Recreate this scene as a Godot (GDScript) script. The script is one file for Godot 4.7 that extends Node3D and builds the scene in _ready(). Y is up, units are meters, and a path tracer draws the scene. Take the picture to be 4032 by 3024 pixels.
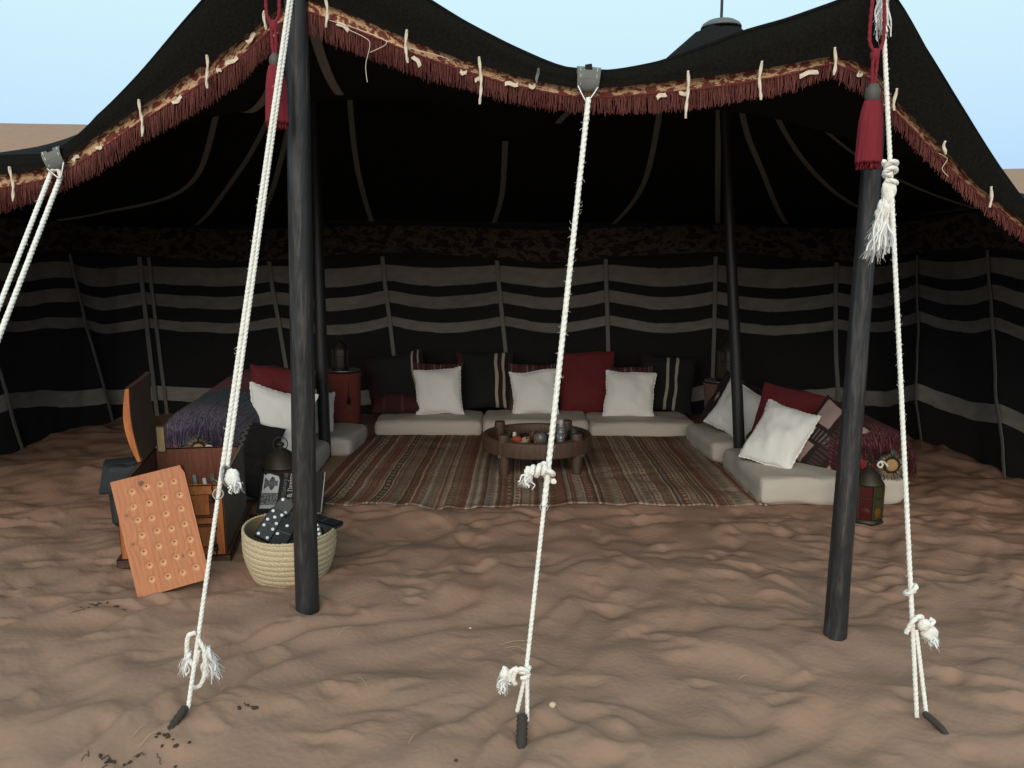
extends Node3D
# A black goat-hair tent on desert sand at dusk, open towards the camera.

var rng := RandomNumberGenerator.new()
var noise := FastNoiseLite.new()
var soft := FastNoiseLite.new()
var M := {}
var taken := {}

# ------------------------------------------------------------------ mesh helper
class Geo:
	var p := PackedVector3Array()
	var uv := PackedVector2Array()
	var c := PackedColorArray()
	var ix := PackedInt32Array()
	var tint := Color.WHITE
	func v(pos: Vector3, u := Vector2.ZERO) -> int:
		p.append(pos); uv.append(u); c.append(tint)
		return p.size() - 1
	func tri(a: int, b: int, d: int) -> void:
		ix.append(a); ix.append(b); ix.append(d)
	func quad(a: int, b: int, d: int, e: int) -> void:
		tri(a, b, d); tri(a, d, e)
	# f(u, v) for u, v in 0..1; looped in u when closed
	func grid(f: Callable, nu: int, nv: int, closed := false) -> void:
		var base := p.size()
		var w := nu if closed else nu + 1
		for j in nv + 1:
			for i in w:
				var a := float(i) / nu
				var b := float(j) / nv
				v(f.call(a, b), Vector2(a, b))
		for j in nv:
			for i in nu:
				var i2 := (i + 1) % w
				quad(base + j * w + i, base + j * w + i2, base + (j + 1) * w + i2, base + (j + 1) * w + i)
	func cap(center: Vector3, first: int, n: int, flip: bool) -> void:
		var m := v(center)
		for i in n:
			var a := first + i
			var b := first + (i + 1) % n
			if flip: tri(m, b, a)
			else: tri(m, a, b)
	# profile of (radius, height) from bottom to top
	func lathe(profile: Array, seg := 24, xf := Transform3D(), wobble := 0.0) -> void:
		var base := p.size()
		for k in profile.size():
			var q: Vector2 = profile[k]
			for i in seg:
				var t := TAU * i / seg
				var r := q.x * (1.0 + wobble * sin(t * 2.0 + k * 0.3))
				v(xf * Vector3(cos(t) * r, q.y, sin(t) * r), Vector2(float(i) / seg, float(k) / profile.size()))
		for k in profile.size() - 1:
			for i in seg:
				var i2 := (i + 1) % seg
				quad(base + k * seg + i, base + (k + 1) * seg + i, base + (k + 1) * seg + i2, base + k * seg + i2)
		var q0: Vector2 = profile[0]
		var q1: Vector2 = profile[profile.size() - 1]
		if q0.x > 0.0005: cap(xf * Vector3(0, q0.y, 0), base, seg, false)
		if q1.x > 0.0005: cap(xf * Vector3(0, q1.y, 0), base + (profile.size() - 1) * seg, seg, true)
	# rf(i, angle) -> radius
	func tube(path: PackedVector3Array, rf: Callable, seg := 8) -> void:
		var n := path.size()
		var base := p.size()
		var t0 := (path[1] - path[0]).normalized()
		var side := t0.cross(Vector3.UP if absf(t0.y) < 0.9 else Vector3.RIGHT).normalized()
		for k in n:
			var t := (path[mini(k + 1, n - 1)] - path[maxi(k - 1, 0)]).normalized()
			side = (side - t * side.dot(t)).normalized()
			var up := t.cross(side)
			for i in seg:
				var a := TAU * i / seg
				v(path[k] + (side * cos(a) + up * sin(a)) * rf.call(k, a), Vector2(float(i) / seg, float(k) / n))
		for k in n - 1:
			for i in seg:
				var i2 := (i + 1) % seg
				quad(base + k * seg + i, base + k * seg + i2, base + (k + 1) * seg + i2, base + (k + 1) * seg + i)
		cap(path[0], base, seg, true)
		cap(path[n - 1], base + (n - 1) * seg, seg, false)
	# chamfered box, centred
	func box(size: Vector3, b := 0.004, xf := Transform3D()) -> void:
		var h := size / 2.0
		var id := {}
		for sx in [-1, 1]:
			for sy in [-1, 1]:
				for sz in [-1, 1]:
					var s := Vector3(sx, sy, sz)
					for ax in 3:
						var q := Vector3(h.x - b, h.y - b, h.z - b)
						q[ax] = h[ax]
						id[Vector4i(sx, sy, sz, ax)] = v(xf * (q * s), Vector2(sx * .5 + .5, sy * .5 + .5))
		for ax in 3:
			for s in [-1, 1]:
				var u := (ax + 1) % 3
				var w := (ax + 2) % 3
				var k := []
				for q in [[-1, -1], [1, -1], [1, 1], [-1, 1]]:
					var e := Vector4i(0, 0, 0, ax)
					e[ax] = s; e[u] = q[0]; e[w] = q[1]
					k.append(id[e])
				if s > 0: quad(k[0], k[3], k[2], k[1])
				else: quad(k[0], k[1], k[2], k[3])
		for ax in 3:
			var u := (ax + 1) % 3
			var w := (ax + 2) % 3
			for s in [-1, 1]:
				for q in [-1, 1]:
					var k := []
					for e in [[-1, u], [1, u], [1, w], [-1, w]]:
						var f := Vector4i(0, 0, 0, e[1])
						f[ax] = e[0]; f[u] = s; f[w] = q
						k.append(id[f])
					if s * q > 0: quad(k[0], k[3], k[2], k[1])
					else: quad(k[0], k[1], k[2], k[3])
		for sx in [-1, 1]:
			for sy in [-1, 1]:
				for sz in [-1, 1]:
					var a: int = id[Vector4i(sx, sy, sz, 0)]
					var d: int = id[Vector4i(sx, sy, sz, 1)]
					var e: int = id[Vector4i(sx, sy, sz, 2)]
					if sx * sy * sz > 0: tri(a, e, d)
					else: tri(a, d, e)
	func mesh() -> ArrayMesh:
		var nn := PackedVector3Array()
		nn.resize(p.size())
		for k in range(0, ix.size(), 3):
			var a := ix[k]
			var b := ix[k + 1]
			var d := ix[k + 2]
			var f := (p[d] - p[a]).cross(p[b] - p[a])
			nn[a] += f; nn[b] += f; nn[d] += f
		for k in nn.size():
			nn[k] = nn[k].normalized() if nn[k].length_squared() > 1e-20 else Vector3.UP
		var arr := []
		arr.resize(Mesh.ARRAY_MAX)
		arr[Mesh.ARRAY_VERTEX] = p
		arr[Mesh.ARRAY_NORMAL] = nn
		arr[Mesh.ARRAY_TEX_UV] = uv
		arr[Mesh.ARRAY_COLOR] = c
		arr[Mesh.ARRAY_INDEX] = ix
		var m := ArrayMesh.new()
		m.add_surface_from_arrays(Mesh.PRIMITIVE_TRIANGLES, arr)
		return m

# ------------------------------------------------------------------ scene helpers
func numbered(parent: Node, called: String) -> String:
	var key := str(parent.get_instance_id()) + called
	var n: int = taken.get(key, 0)
	taken[key] = n + 1
	return called if n == 0 else "%s_%03d" % [called, n]

func put(called: String, g, mat: Material, parent: Node3D = self, xf := Transform3D(), kind := "") -> MeshInstance3D:
	var o := MeshInstance3D.new()
	o.name = numbered(parent, called)
	o.mesh = g.mesh() if g is Geo else g
	o.material_override = null
	for s in o.mesh.get_surface_count():
		o.set_surface_override_material(s, mat)
	o.transform = xf
	parent.add_child(o, true)
	if kind != "": o.set_meta("kind", kind)
	return o

func thing(called: String, label: String, category: String, xf := Transform3D(), group := "") -> Node3D:
	var o := Node3D.new()
	o.name = numbered(self, called)
	o.transform = xf
	add_child(o, true)
	tag(o, label, category, group)
	return o

func tag(o: Node3D, label: String, category: String, group := "") -> Node3D:
	o.set_meta("label", label)
	o.set_meta("category", category)
	if group != "": o.set_meta("group", group)
	return o

func at(x: float, y: float, z: float, yaw := 0.0, tilt := 0.0, roll := 0.0) -> Transform3D:
	var b := Basis(Vector3.UP, deg_to_rad(yaw)) * Basis(Vector3.RIGHT, deg_to_rad(tilt)) * Basis(Vector3.BACK, deg_to_rad(roll))
	return Transform3D(b, Vector3(x, y, z))

func vec(a: Array) -> PackedVector3Array:
	var r := PackedVector3Array()
	for q in a: r.append(q)
	return r

func smooth_path(a: Array, step := 0.01) -> PackedVector3Array:
	var cv := Curve3D.new()
	for k in a.size():
		var t: Vector3 = (a[mini(k + 1, a.size() - 1)] - a[maxi(k - 1, 0)]) / 6.0
		cv.add_point(a[k], -t, t)
	cv.bake_interval = step
	return cv.get_baked_points()

func n3(q: Vector3, f: float) -> float:
	return noise.get_noise_3d(q.x * f, q.y * f, q.z * f)

func n2(x: float, y: float, f: float) -> float:
	return noise.get_noise_2d(x * f, y * f)

# ------------------------------------------------------------------ materials and textures
func mat(called: String, color: Color, rough := 0.9, more := {}) -> StandardMaterial3D:
	var m := StandardMaterial3D.new()
	m.resource_name = called
	m.albedo_color = color.linear_to_srgb()
	m.roughness = rough
	for k in more: m.set(k, more[k])
	M[called] = m
	return m

func noise_tex(size: int, freq: float, kind := FastNoiseLite.TYPE_SIMPLEX_SMOOTH, octaves := 4, normal := 0.0, ramp: Gradient = null, sd := 3) -> NoiseTexture2D:
	var t := NoiseTexture2D.new()
	var n := FastNoiseLite.new()
	n.seed = sd; n.frequency = freq; n.noise_type = kind; n.fractal_octaves = octaves
	if octaves < 2: n.fractal_type = FastNoiseLite.FRACTAL_NONE
	t.noise = n; t.width = size; t.height = size; t.seamless = true
	t.generate_mipmaps = false
	if normal > 0.0:
		t.as_normal_map = true; t.bump_strength = normal
	if ramp: t.color_ramp = ramp
	return t

func ramp(stops: Array) -> Gradient:   # [offset, linear colour] pairs
	var g := Gradient.new()
	var o := PackedFloat32Array()
	var c := PackedColorArray()
	for s in stops:
		o.append(s[0]); c.append((s[1] as Color).linear_to_srgb())
	g.offsets = o; g.colors = c
	return g

func picture(w: int, h: int, f: Callable) -> ImageTexture:   # f(u, v) -> linear colour
	var d := PackedByteArray()
	d.resize(w * h * 3)
	var k := 0
	for y in h:
		for x in w:
			var q: Color = (f.call((x + .5) / w, (y + .5) / h) as Color).linear_to_srgb()
			d[k] = int(clampf(q.r, 0, 1) * 255.0); d[k + 1] = int(clampf(q.g, 0, 1) * 255.0); d[k + 2] = int(clampf(q.b, 0, 1) * 255.0)
			k += 3
	return ImageTexture.create_from_image(Image.create_from_data(w, h, false, Image.FORMAT_RGB8, d))

func textured(called: String, tex: Texture2D, rough := 0.9, more := {}) -> StandardMaterial3D:
	var m := mat(called, Color.WHITE, rough, more)
	m.albedo_texture = tex
	return m

func woven(m: StandardMaterial3D, strength := 0.5, scale := 6.0) -> StandardMaterial3D:   # cloth relief
	m.normal_enabled = true
	m.normal_texture = M["cloth_relief"]
	m.normal_scale = strength
	m.uv1_triplanar = true
	m.uv1_scale = Vector3.ONE * scale
	return m

func wood(called: String, dark: Color, light: Color, rough := 0.6, scale := 1.0, sd := 1) -> StandardMaterial3D:
	var n := FastNoiseLite.new()
	n.seed = sd; n.frequency = 0.02
	var t := picture(256, 256, func(u: float, v: float):
		var a := n.get_noise_2d(u * 700.0, v * 60.0) + 0.5 * n.get_noise_2d(u * 2500.0 + 90.0, v * 160.0)
		var ring := 0.5 + 0.5 * sin((u * 14.0 + n.get_noise_2d(u * 90.0, v * 90.0) * 3.0) * TAU)
		return dark.lerp(light, clampf(0.5 + 0.55 * a + 0.18 * (ring - .5), 0, 1)))
	return textured(called, t, rough, {"uv1_triplanar": true, "uv1_scale": Vector3.ONE * scale})

func make_materials() -> void:
	M["cloth_relief"] = noise_tex(256, 0.09, FastNoiseLite.TYPE_CELLULAR, 2, 4.0, null, 5)
	M["soft_relief"] = noise_tex(256, 0.02, FastNoiseLite.TYPE_SIMPLEX_SMOOTH, 4, 6.0, null, 8)
	M["grain_relief"] = noise_tex(512, 0.22, FastNoiseLite.TYPE_SIMPLEX_SMOOTH, 3, 5.0, null, 9)
	# sand: pinkish and greyish-brown drifts, fine grain
	var s := textured("sand", noise_tex(1024, 0.006, FastNoiseLite.TYPE_SIMPLEX_SMOOTH, 3, 0.0, ramp([[0.2, Color(.335, .212, .158)], [0.45, Color(.355, .224, .167)], [0.6, Color(.365, .228, .169)], [0.85, Color(.395, .238, .173)]]), 21), 0.97)
	s.uv1_triplanar = true; s.uv1_world_triplanar = true; s.uv1_scale = Vector3.ONE * 0.28
	s.normal_enabled = true; s.normal_texture = M["grain_relief"]; s.normal_scale = 0.09
	s.metallic_specular = 0.2
	var d := textured("grain", noise_tex(512, 0.3, FastNoiseLite.TYPE_SIMPLEX_SMOOTH, 2, 0.0, ramp([[0.2, Color(.68, .67, .66)], [0.5, Color(.95, .95, .95)], [0.8, Color(1, 1, 1)]]), 4))
	s.detail_enabled = true; s.detail_albedo = d.albedo_texture; s.detail_blend_mode = BaseMaterial3D.BLEND_MODE_MUL
	s.detail_uv_layer = BaseMaterial3D.DETAIL_UV_2; s.uv2_triplanar = true; s.uv2_world_triplanar = true; s.uv2_scale = Vector3.ONE * 2.6
	var fabric := textured("tent_black", noise_tex(512, 0.02, FastNoiseLite.TYPE_SIMPLEX_SMOOTH, 5, 0.0, ramp([[0.2, Color(.0085, .008, .0075)], [0.55, Color(.0105, .010, .009)], [0.85, Color(.013, .012, .011)]]), 31), 0.95)
	woven(fabric, 0.3, 5.0); fabric.specular_mode = BaseMaterial3D.SPECULAR_DISABLED
	var inner := mat("inner_black", Color(.016, .016, .0165), 1.0, {"metallic_specular": 0.1})
	woven(inner, 0.4, 3.0)
	woven(mat("tape", Color(.19, .182, .165), 0.95), 0.4, 14.0)
	woven(mat("grey_strap", Color(.13, .135, .13), 0.7), 0.5, 10.0)
	mat("steel", Color(.5, .5, .5), 0.35, {"metallic": 0.9})
	mat("tarnished", Color(.28, .29, .3), 0.45, {"metallic": 0.7})
	woven(mat("rope", Color.WHITE, 0.95), 0.6, 30.0)
	var grime := noise_tex(256, 0.03, FastNoiseLite.TYPE_SIMPLEX_SMOOTH, 5, 0.0, ramp([[.1, Color(.66, .6, .52)], [.4, Color(.8, .78, .73)], [.7, Color(.86, .85, .82)]]), 51)
	M["rope"].albedo_texture = grime
	M["rope"].uv1_scale = Vector3.ONE * 7.0
	mat("rope_frayed", Color(.84, .84, .84), 0.95, {"backlight_enabled": true, "backlight": Color(.3, .3, .3)})
	mat("tie", Color(.68, .6, .49), 0.95)
	mat("fringe", Color.WHITE, 0.9, {"vertex_color_use_as_albedo": true})
	mat("tassel_red", Color(.19, .010, .022), 0.85)
	mat("bead", Color(.07, .064, .06), 0.6)
	woven(mat("white_cotton", Color(.84, .85, .83), 0.95), 0.35, 9.0)
	woven(mat("mattress_cotton", Color(.52, .485, .435), 0.95), 0.5, 6.0)
	woven(mat("red_velvet", Color(.125, .009, .013), 0.85, {"rim_enabled": true, "rim": 0.5, "rim_tint": 0.6}), 0.4, 8.0)
	woven(mat("dark_cloth", Color(.014, .012, .012), 0.95), 0.6, 8.0)
	woven(mat("nylon", Color(.014, .019, .025), 0.7), 0.5, 10.0)
	mat("black_paint", Color(.02, .022, .024), 0.45)
	mat("domino_black", Color(.022, .024, .027), 0.4)
	mat("pip", Color(.75, .77, .8), 0.6)
	mat("iron", Color(.03, .028, .026), 0.5, {"metallic": 0.6})
	mat("brass_dark", Color(.045, .038, .028), 0.5, {"metallic": 0.5})
	mat("paper", Color(.7, .68, .64), 0.9)
	mat("twig", Color(.055, .035, .022), 0.95)
	mat("straw_dry", Color(.5, .38, .24), 0.95)
	mat("pebble", Color(.62, .48, .36), 0.9)
	mat("print_white", Color(.62, .63, .64), 0.6)
	mat("print_grey", Color(.2, .2, .2), 0.6)
	mat("cover_black", Color(.02, .02, .021), 0.35)
	wood("chest_orange", Color(.34, .10, .03), Color(.55, .2, .065), 0.45, 2.2, 3)
	wood("chest_dark", Color(.05, .024, .016), Color(.12, .06, .04), 0.6, 2.0, 4)
	wood("chest_red", Color(.1, .03, .018), Color(.2, .07, .04), 0.55, 2.0, 6)
	wood("grey_wood", Color(.1, .08, .065), Color(.2, .165, .13), 0.8, 3.0, 7)
	wood("table_wood", Color(.045, .026, .018), Color(.115, .068, .046), 0.6, 2.5, 8)
	# front poles: black paint worn through to brown and grey in long streaks
	var pn := FastNoiseLite.new()
	pn.seed = 77; pn.frequency = 0.02
	textured("pole_paint", picture(256, 512, func(u: float, v: float):
		var q := Vector2(cos(u * TAU), sin(u * TAU)) * 40.0
		var streak := pn.get_noise_3d(q.x * 2.5, q.y * 2.5, v * 260.0) + .5 * pn.get_noise_3d(q.x * 6, q.y * 6, v * 900.0)
		var worn := smoothstep(.15, .5, streak)
		var warm := clampf(pn.get_noise_3d(q.x, q.y, v * 90.0 + 500.0) * 1.6 + .4, 0, 1)
		return Color(.016, .017, .019).lerp(Color(.05, .05, .052).lerp(Color(.075, .05, .042), warm), worn * .75 + .04)), 0.5)
	M["pole_paint"].normal_enabled = true; M["pole_paint"].normal_texture = M["soft_relief"]; M["pole_paint"].normal_scale = 0.4

# ------------------------------------------------------------------ ground
var gxs := PackedFloat32Array()
var gzs := PackedFloat32Array()
var gh_data := PackedFloat32Array()

func axis(lo: float, hi: float, step: Callable, far_lo: float, far_hi: float) -> PackedFloat32Array:
	var r := PackedFloat32Array()
	var a := lo
	while a < hi:
		r.append(a); a += step.call(a)
	r.append(hi)
	var s: float = 0.05
	a = lo
	var left := []
	while a > far_lo:
		a -= s; s *= 1.12; left.push_front(a)
	var out := PackedFloat32Array(left)
	out.append_array(r)
	s = 0.05; a = hi
	while a < far_hi:
		a += s; s *= 1.12; out.append(a)
	return out

func dunes(x: float, z: float) -> float:
	# far crest behind the tent, lower swells elsewhere
	var crest := -62.0 + 6.0 * n2(x + 300.0, 40.0, 0.9) 
	var top := 10.72 - (x + 36.0) * 0.052 + 0.7 * n2(x, 7.0, 1.5)
	var d := z - crest
	var h := 0.0
	if d > 0.0: h = top * pow(1.0 - smoothstep(0.0, 42.0, d), 1.3)
	else: h = top * (0.55 + 0.45 * (1.0 - smoothstep(0.0, 26.0, -d)))
	var r := Vector2(x, z + 5.0).length()
	h += smoothstep(9.0, 40.0, r) * (0.9 * n2(x, z, 2.5) + 0.5)
	h += smoothstep(40.0, 160.0, r) * (1.0 + n2(x - 50.0, z, 0.9)) * 4.0
	return h

func saw(phase: float, steep: float) -> float:   # gentle rise away from the viewer, rounded crest, shorter fall
	var t := phase - floorf(phase)
	if t < 1.0 - steep: return smoothstep(0.0, 1.0, t / (1.0 - steep)) 
	return 1.0 - smoothstep(0.0, 1.0, (t - 1.0 + steep) / steep)

func sand_detail(x: float, z: float) -> float:
	var big := 0.034 * soft.get_noise_2d(x * 75.0, z * 95.0) + 0.02 * soft.get_noise_2d(x * 190.0 + 50.0, z * 230.0)
	var away := -z * 0.64 - x * 0.74
	var w1 := 1.1 * soft.get_noise_2d(x * 105.0 + 70.0, z * 105.0) + 0.16 * soft.get_noise_2d(x * 260.0, z * 260.0 + 40.0)
	var w2 := 1.3 * soft.get_noise_2d(x * 150.0 - 90.0, z * 150.0 + 300.0) + 0.12 * soft.get_noise_2d(x * 330.0 + 11.0, z * 330.0)
	var m1 := smoothstep(-0.05, 0.5, soft.get_noise_2d(x * 110.0 + 400.0, z * 110.0))
	var m2 := smoothstep(0.0, 0.5, soft.get_noise_2d(x * 170.0, z * 170.0 - 500.0))
	var h := big + (0.011 + 0.026 * m1) * (saw(away / 0.36 + w1, 0.34) - 0.5) + 0.013 * m2 * (saw((away + 0.4 * x) / 0.21 + w2, 0.38) - 0.5)
	h += 0.014 * soft.get_noise_2d(x * 250.0 - 20.0, z * 270.0) + 0.005 * soft.get_noise_2d(x * 480.0 + 90.0, z * 520.0)
	h += 0.0007 * noise.get_noise_2d(x * 1400.0, z * 1400.0)
	var calm := 1.0
	if z < -5.2:
		calm = 1.0 - 0.75 * smoothstep(-5.3, -5.7, z) * (1.0 - smoothstep(2.5, 3.0, x)) * smoothstep(-3.1, -2.6, x)
	return h * calm * 0.8 - 0.004

func gh(x: float, z: float) -> float:
	var i := clampi(gxs.bsearch(x) - 1, 0, gxs.size() - 2)
	var j := clampi(gzs.bsearch(z) - 1, 0, gzs.size() - 2)
	var a := (x - gxs[i]) / (gxs[i + 1] - gxs[i])
	var b := (z - gzs[j]) / (gzs[j + 1] - gzs[j])
	var w := gxs.size()
	var k := j * w + i
	return lerpf(lerpf(gh_data[k], gh_data[k + 1], a), lerpf(gh_data[k + w], gh_data[k + w + 1], a), b)

func make_ground() -> void:
	gxs = axis(-4.6, 4.4, func(_a): return 0.021, -420.0, 420.0)
	gzs = axis(-9.2, -2.1, func(a): return 0.016 if a > -4.6 else (0.021 if a > -5.8 else 0.04), -420.0, 420.0)
	var w := gxs.size()
	var h := gzs.size()
	gh_data.resize(w * h)
	for j in h:
		for i in w:
			var x := gxs[i]
			var z := gzs[j]
			var near := 1.0 - smoothstep(9.0, 26.0, Vector2(x, z + 4.0).length())
			gh_data[j * w + i] = dunes(x, z) + (sand_detail(x, z) * near if near > 0.0 else 0.0)
	# footprints and hand-sized dents with pushed-up rims
	rng.seed = 11
	for k in 520:
		var fx := rng.randf_range(-4.0, 4.0)
		var fz := rng.randf_range(-5.4, -2.2)
		if k % 4 == 0: fx = rng.randf_range(1.6, 3.9); fz = rng.randf_range(-6.6, -4.0)
		var ang := rng.randf_range(-0.7, 1.1)
		var la := rng.randf_range(0.04, 0.13)
		var lb := rng.randf_range(0.03, 0.075)
		var dep := rng.randf_range(0.004, 0.019)
		dent(fx, fz, ang, la, lb, dep)
	for q in [[-0.977, -3.754, .075, .014], [1.418, -3.453, .075, .014], [-1.19, -4.27, .19, .022], [-1.7, -3.95, .2, -.012]]:   # sand banked up at things that stand in it
		dent(q[0], q[1], 0.4, q[2], q[2] * .9, q[3])
	for q in [[-1.153, -2.76, .1, .02], [0.04, -2.68, .07, .012], [1.469, -2.76, .07, .01]]:
		dent(q[0], q[1], 0.6, q[2], q[2] * .6, q[3])
	var g := Geo.new()
	for j in h:
		for i in w:
			g.v(Vector3(gxs[i], gh_data[j * w + i], gzs[j]), Vector2(gxs[i], gzs[j]))
	for j in h - 1:
		for i in w - 1:
			g.quad(j * w + i, j * w + i + 1, (j + 1) * w + i + 1, (j + 1) * w + i)
	put("sand_ground", g, M["sand"], self, Transform3D(), "structure")

func dent(fx: float, fz: float, ang: float, la: float, lb: float, dep: float) -> void:
	var reach := la * 2.2
	var w := gxs.size()
	var i0 := gxs.bsearch(fx - reach)
	var i1 := gxs.bsearch(fx + reach)
	var j0 := gzs.bsearch(fz - reach)
	var j1 := gzs.bsearch(fz + reach)
	var c := cos(ang)
	var s := sin(ang)
	for j in range(j0, j1):
		for i in range(i0, i1):
			var dx := gxs[i] - fx
			var dz := gzs[j] - fz
			var a := (dx * c + dz * s) / la
			var b := (-dx * s + dz * c) / lb
			var r2 := a * a + b * b
			r2 *= 1.0 + 0.8 * n2(gxs[i], gzs[j], 800.0)
			if r2 < 5.0:
				gh_data[j * w + i] += dep * (-exp(-r2 * 1.5) + (0.22 - 0.3 * clampf(b, -1, 1)) * exp(-(r2 - 1.7) * (r2 - 1.7) * 1.0))

# ------------------------------------------------------------------ ropes
func strand_tube(g: Geo, path: PackedVector3Array, r: float, lay: float, sides := 15, fuzz := 0.0) -> void:
	# three-strand laid rope: a lobed section that turns along the length
	var step := path[0].distance_to(path[1])
	var turn := TAU * step / lay
	var ph := rng.randf() * TAU
	g.tube(path, func(k: int, a: float):
		var s := absf(sin(1.5 * (a - turn * k - ph)))
		return r * (0.66 + 0.38 * sqrt(s)) + fuzz * rng.randf(), sides)

func straight(a: Vector3, b: Vector3, step: float, sag := 0.0) -> PackedVector3Array:
	var n := int(a.distance_to(b) / step)
	var r := PackedVector3Array()
	for k in n + 1:
		var t := float(k) / n
		r.append(a.lerp(b, t) + Vector3(0, -sag * 4.0 * t * (1 - t), 0))
	return r

func rope_piece(called: String, parent: Node3D, pts: PackedVector3Array, r: float, lay := 0.0, fuzz := 0.0) -> void:
	var g := Geo.new()
	strand_tube(g, pts, r * .86, lay if lay > 0 else r * 5.6, 15, fuzz)
	put(called, g, M["rope"], parent)

func knot(parent: Node3D, c: Vector3, ax: Vector3, r: float, turns := 1.6, big := 1.0, sd := 1) -> void:
	# wraps round the standing part, drawn across itself
	rng.seed = sd
	var x := ax.cross(Vector3.FORWARD).normalized()
	var y := ax.cross(x).normalized()
	var pts := []
	var n := int(turns * 10)
	for k in n + 1:
		var t := float(k) / n
		var a := t * turns * TAU + sd
		var rr := r * (1.9 + 0.35 * sin(a * 1.5 + sd)) * big
		pts.append(c + x * cos(a) * rr + y * sin(a) * rr + ax * ((t - .5) * turns * r * 2.1 + sin(a + sd) * r * 0.9))
	rope_piece("knot", parent, smooth_path(pts, r * 0.35), r)

func frayed(parent: Node3D, c: Vector3, dir: Vector3, length: float, spread: float, count: int, sd: int, called := "frayed_end") -> void:
	# unlaid yarns, still crimped, hanging in a clump, with fine fluff on them
	rng.seed = sd
	var g := Geo.new()
	var d0 := dir.normalized()
	for k in 8 + count / 14:
		var d := (d0 + Vector3(rng.randfn(0, spread), rng.randfn(0, spread * .5), rng.randfn(0, spread))).normalized()
		var l := length * rng.randf_range(.6, 1.0)
		var a := c + Vector3(rng.randfn(0, .006), rng.randfn(0, .006), rng.randfn(0, .006))
		var side := d.cross(Vector3(rng.randfn(0, 1), .3, rng.randfn(0, 1))).normalized()
		var pts := PackedVector3Array()
		var ph := rng.randf() * TAU
		for i in 11:
			var t := i / 10.0
			pts.append(a + d * l * t + (side * sin(ph + t * 11.0) + side.cross(d) * cos(ph + t * 9.0)) * .0045 * (.4 + t) + Vector3(0, -.22 * l * t * t, 0))
		var r := rng.randf_range(.0034, .006)
		g.tube(pts, func(i, q): return r * (1.0 - .055 * i) * (1.0 + .28 * sin(q * 2.0 + i * 1.7)), 6)
	for k in count:
		var d := (d0 + Vector3(rng.randfn(0, spread * 1.6), rng.randfn(0, spread), rng.randfn(0, spread * 1.6))).normalized()
		var l := length * rng.randf_range(.15, .45)
		var a := c + d0 * length * rng.randf_range(.0, .75) + Vector3(rng.randfn(0, .008), rng.randfn(0, .006), rng.randfn(0, .008))
		g.tube(vec([a, a + d * l * .5 + Vector3(rng.randfn(0, .003), -.002, rng.randfn(0, .003)), a + d * l + Vector3(rng.randfn(0, .006), -.25 * l, 0)]), func(i, _q): return .0011 - .0003 * i, 3)
	put(called, g, M["rope_frayed"], parent, Transform3D(), "stuff")

func lump(parent: Node3D, called: String, c: Vector3, r: Vector3, m: Material, sd: int, bumps := 0.25) -> void:
	var g := Geo.new()
	g.grid(func(u: float, v: float):
		var q := Vector3(sin(v * PI) * cos(-u * TAU), cos(v * PI), sin(v * PI) * sin(-u * TAU))
		var k := 1.0 + bumps * n3(q + Vector3.ONE * sd, 90.0) + bumps * .7 * n3(q + Vector3.ONE * sd, 260.0)
		return c + q * r * k, 22, 14, true)
	put(called, g, m, parent)

func ring(parent: Node3D, called: String, c: Vector3, n: Vector3, radius: float, thick: float, m: Material, squash := 1.0) -> void:
	var x := n.cross(Vector3.UP if absf(n.y) < .9 else Vector3.RIGHT).normalized()
	var y := n.cross(x).normalized()
	var g := Geo.new()
	g.grid(func(u: float, v: float):
		var d: Vector3 = x * cos(u * TAU) + y * sin(u * TAU) * squash
		return c + d * radius + d.normalized() * cos(v * TAU) * thick + n * sin(v * TAU) * thick, 28, 9, true)
	put(called, g, m, parent)

func loose_fibres(parent: Node3D, path: PackedVector3Array, r: float, count: int, sd: int) -> void:
	rng.seed = sd
	var g := Geo.new()
	for k in int(count * .5):
		var i := rng.randi_range(2, path.size() - 3)
		var t := (path[i + 1] - path[i]).normalized()
		var d := Vector3(rng.randfn(0, 1), rng.randfn(0, 1), rng.randfn(0, 1))
		d = (d - t * d.dot(t)).normalized()
		var a := path[i] + d * r * .68
		g.tube(vec([a, a + d * r * .5 + t * r * .3, a + d * r * .9 + t * r * rng.randf_range(-.6, 1.0)]), func(q, _a): return 0.0011 - 0.0004 * q, 3)
	put("loose_fibres", g, M["rope_frayed"], parent, Transform3D(), "stuff")

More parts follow.
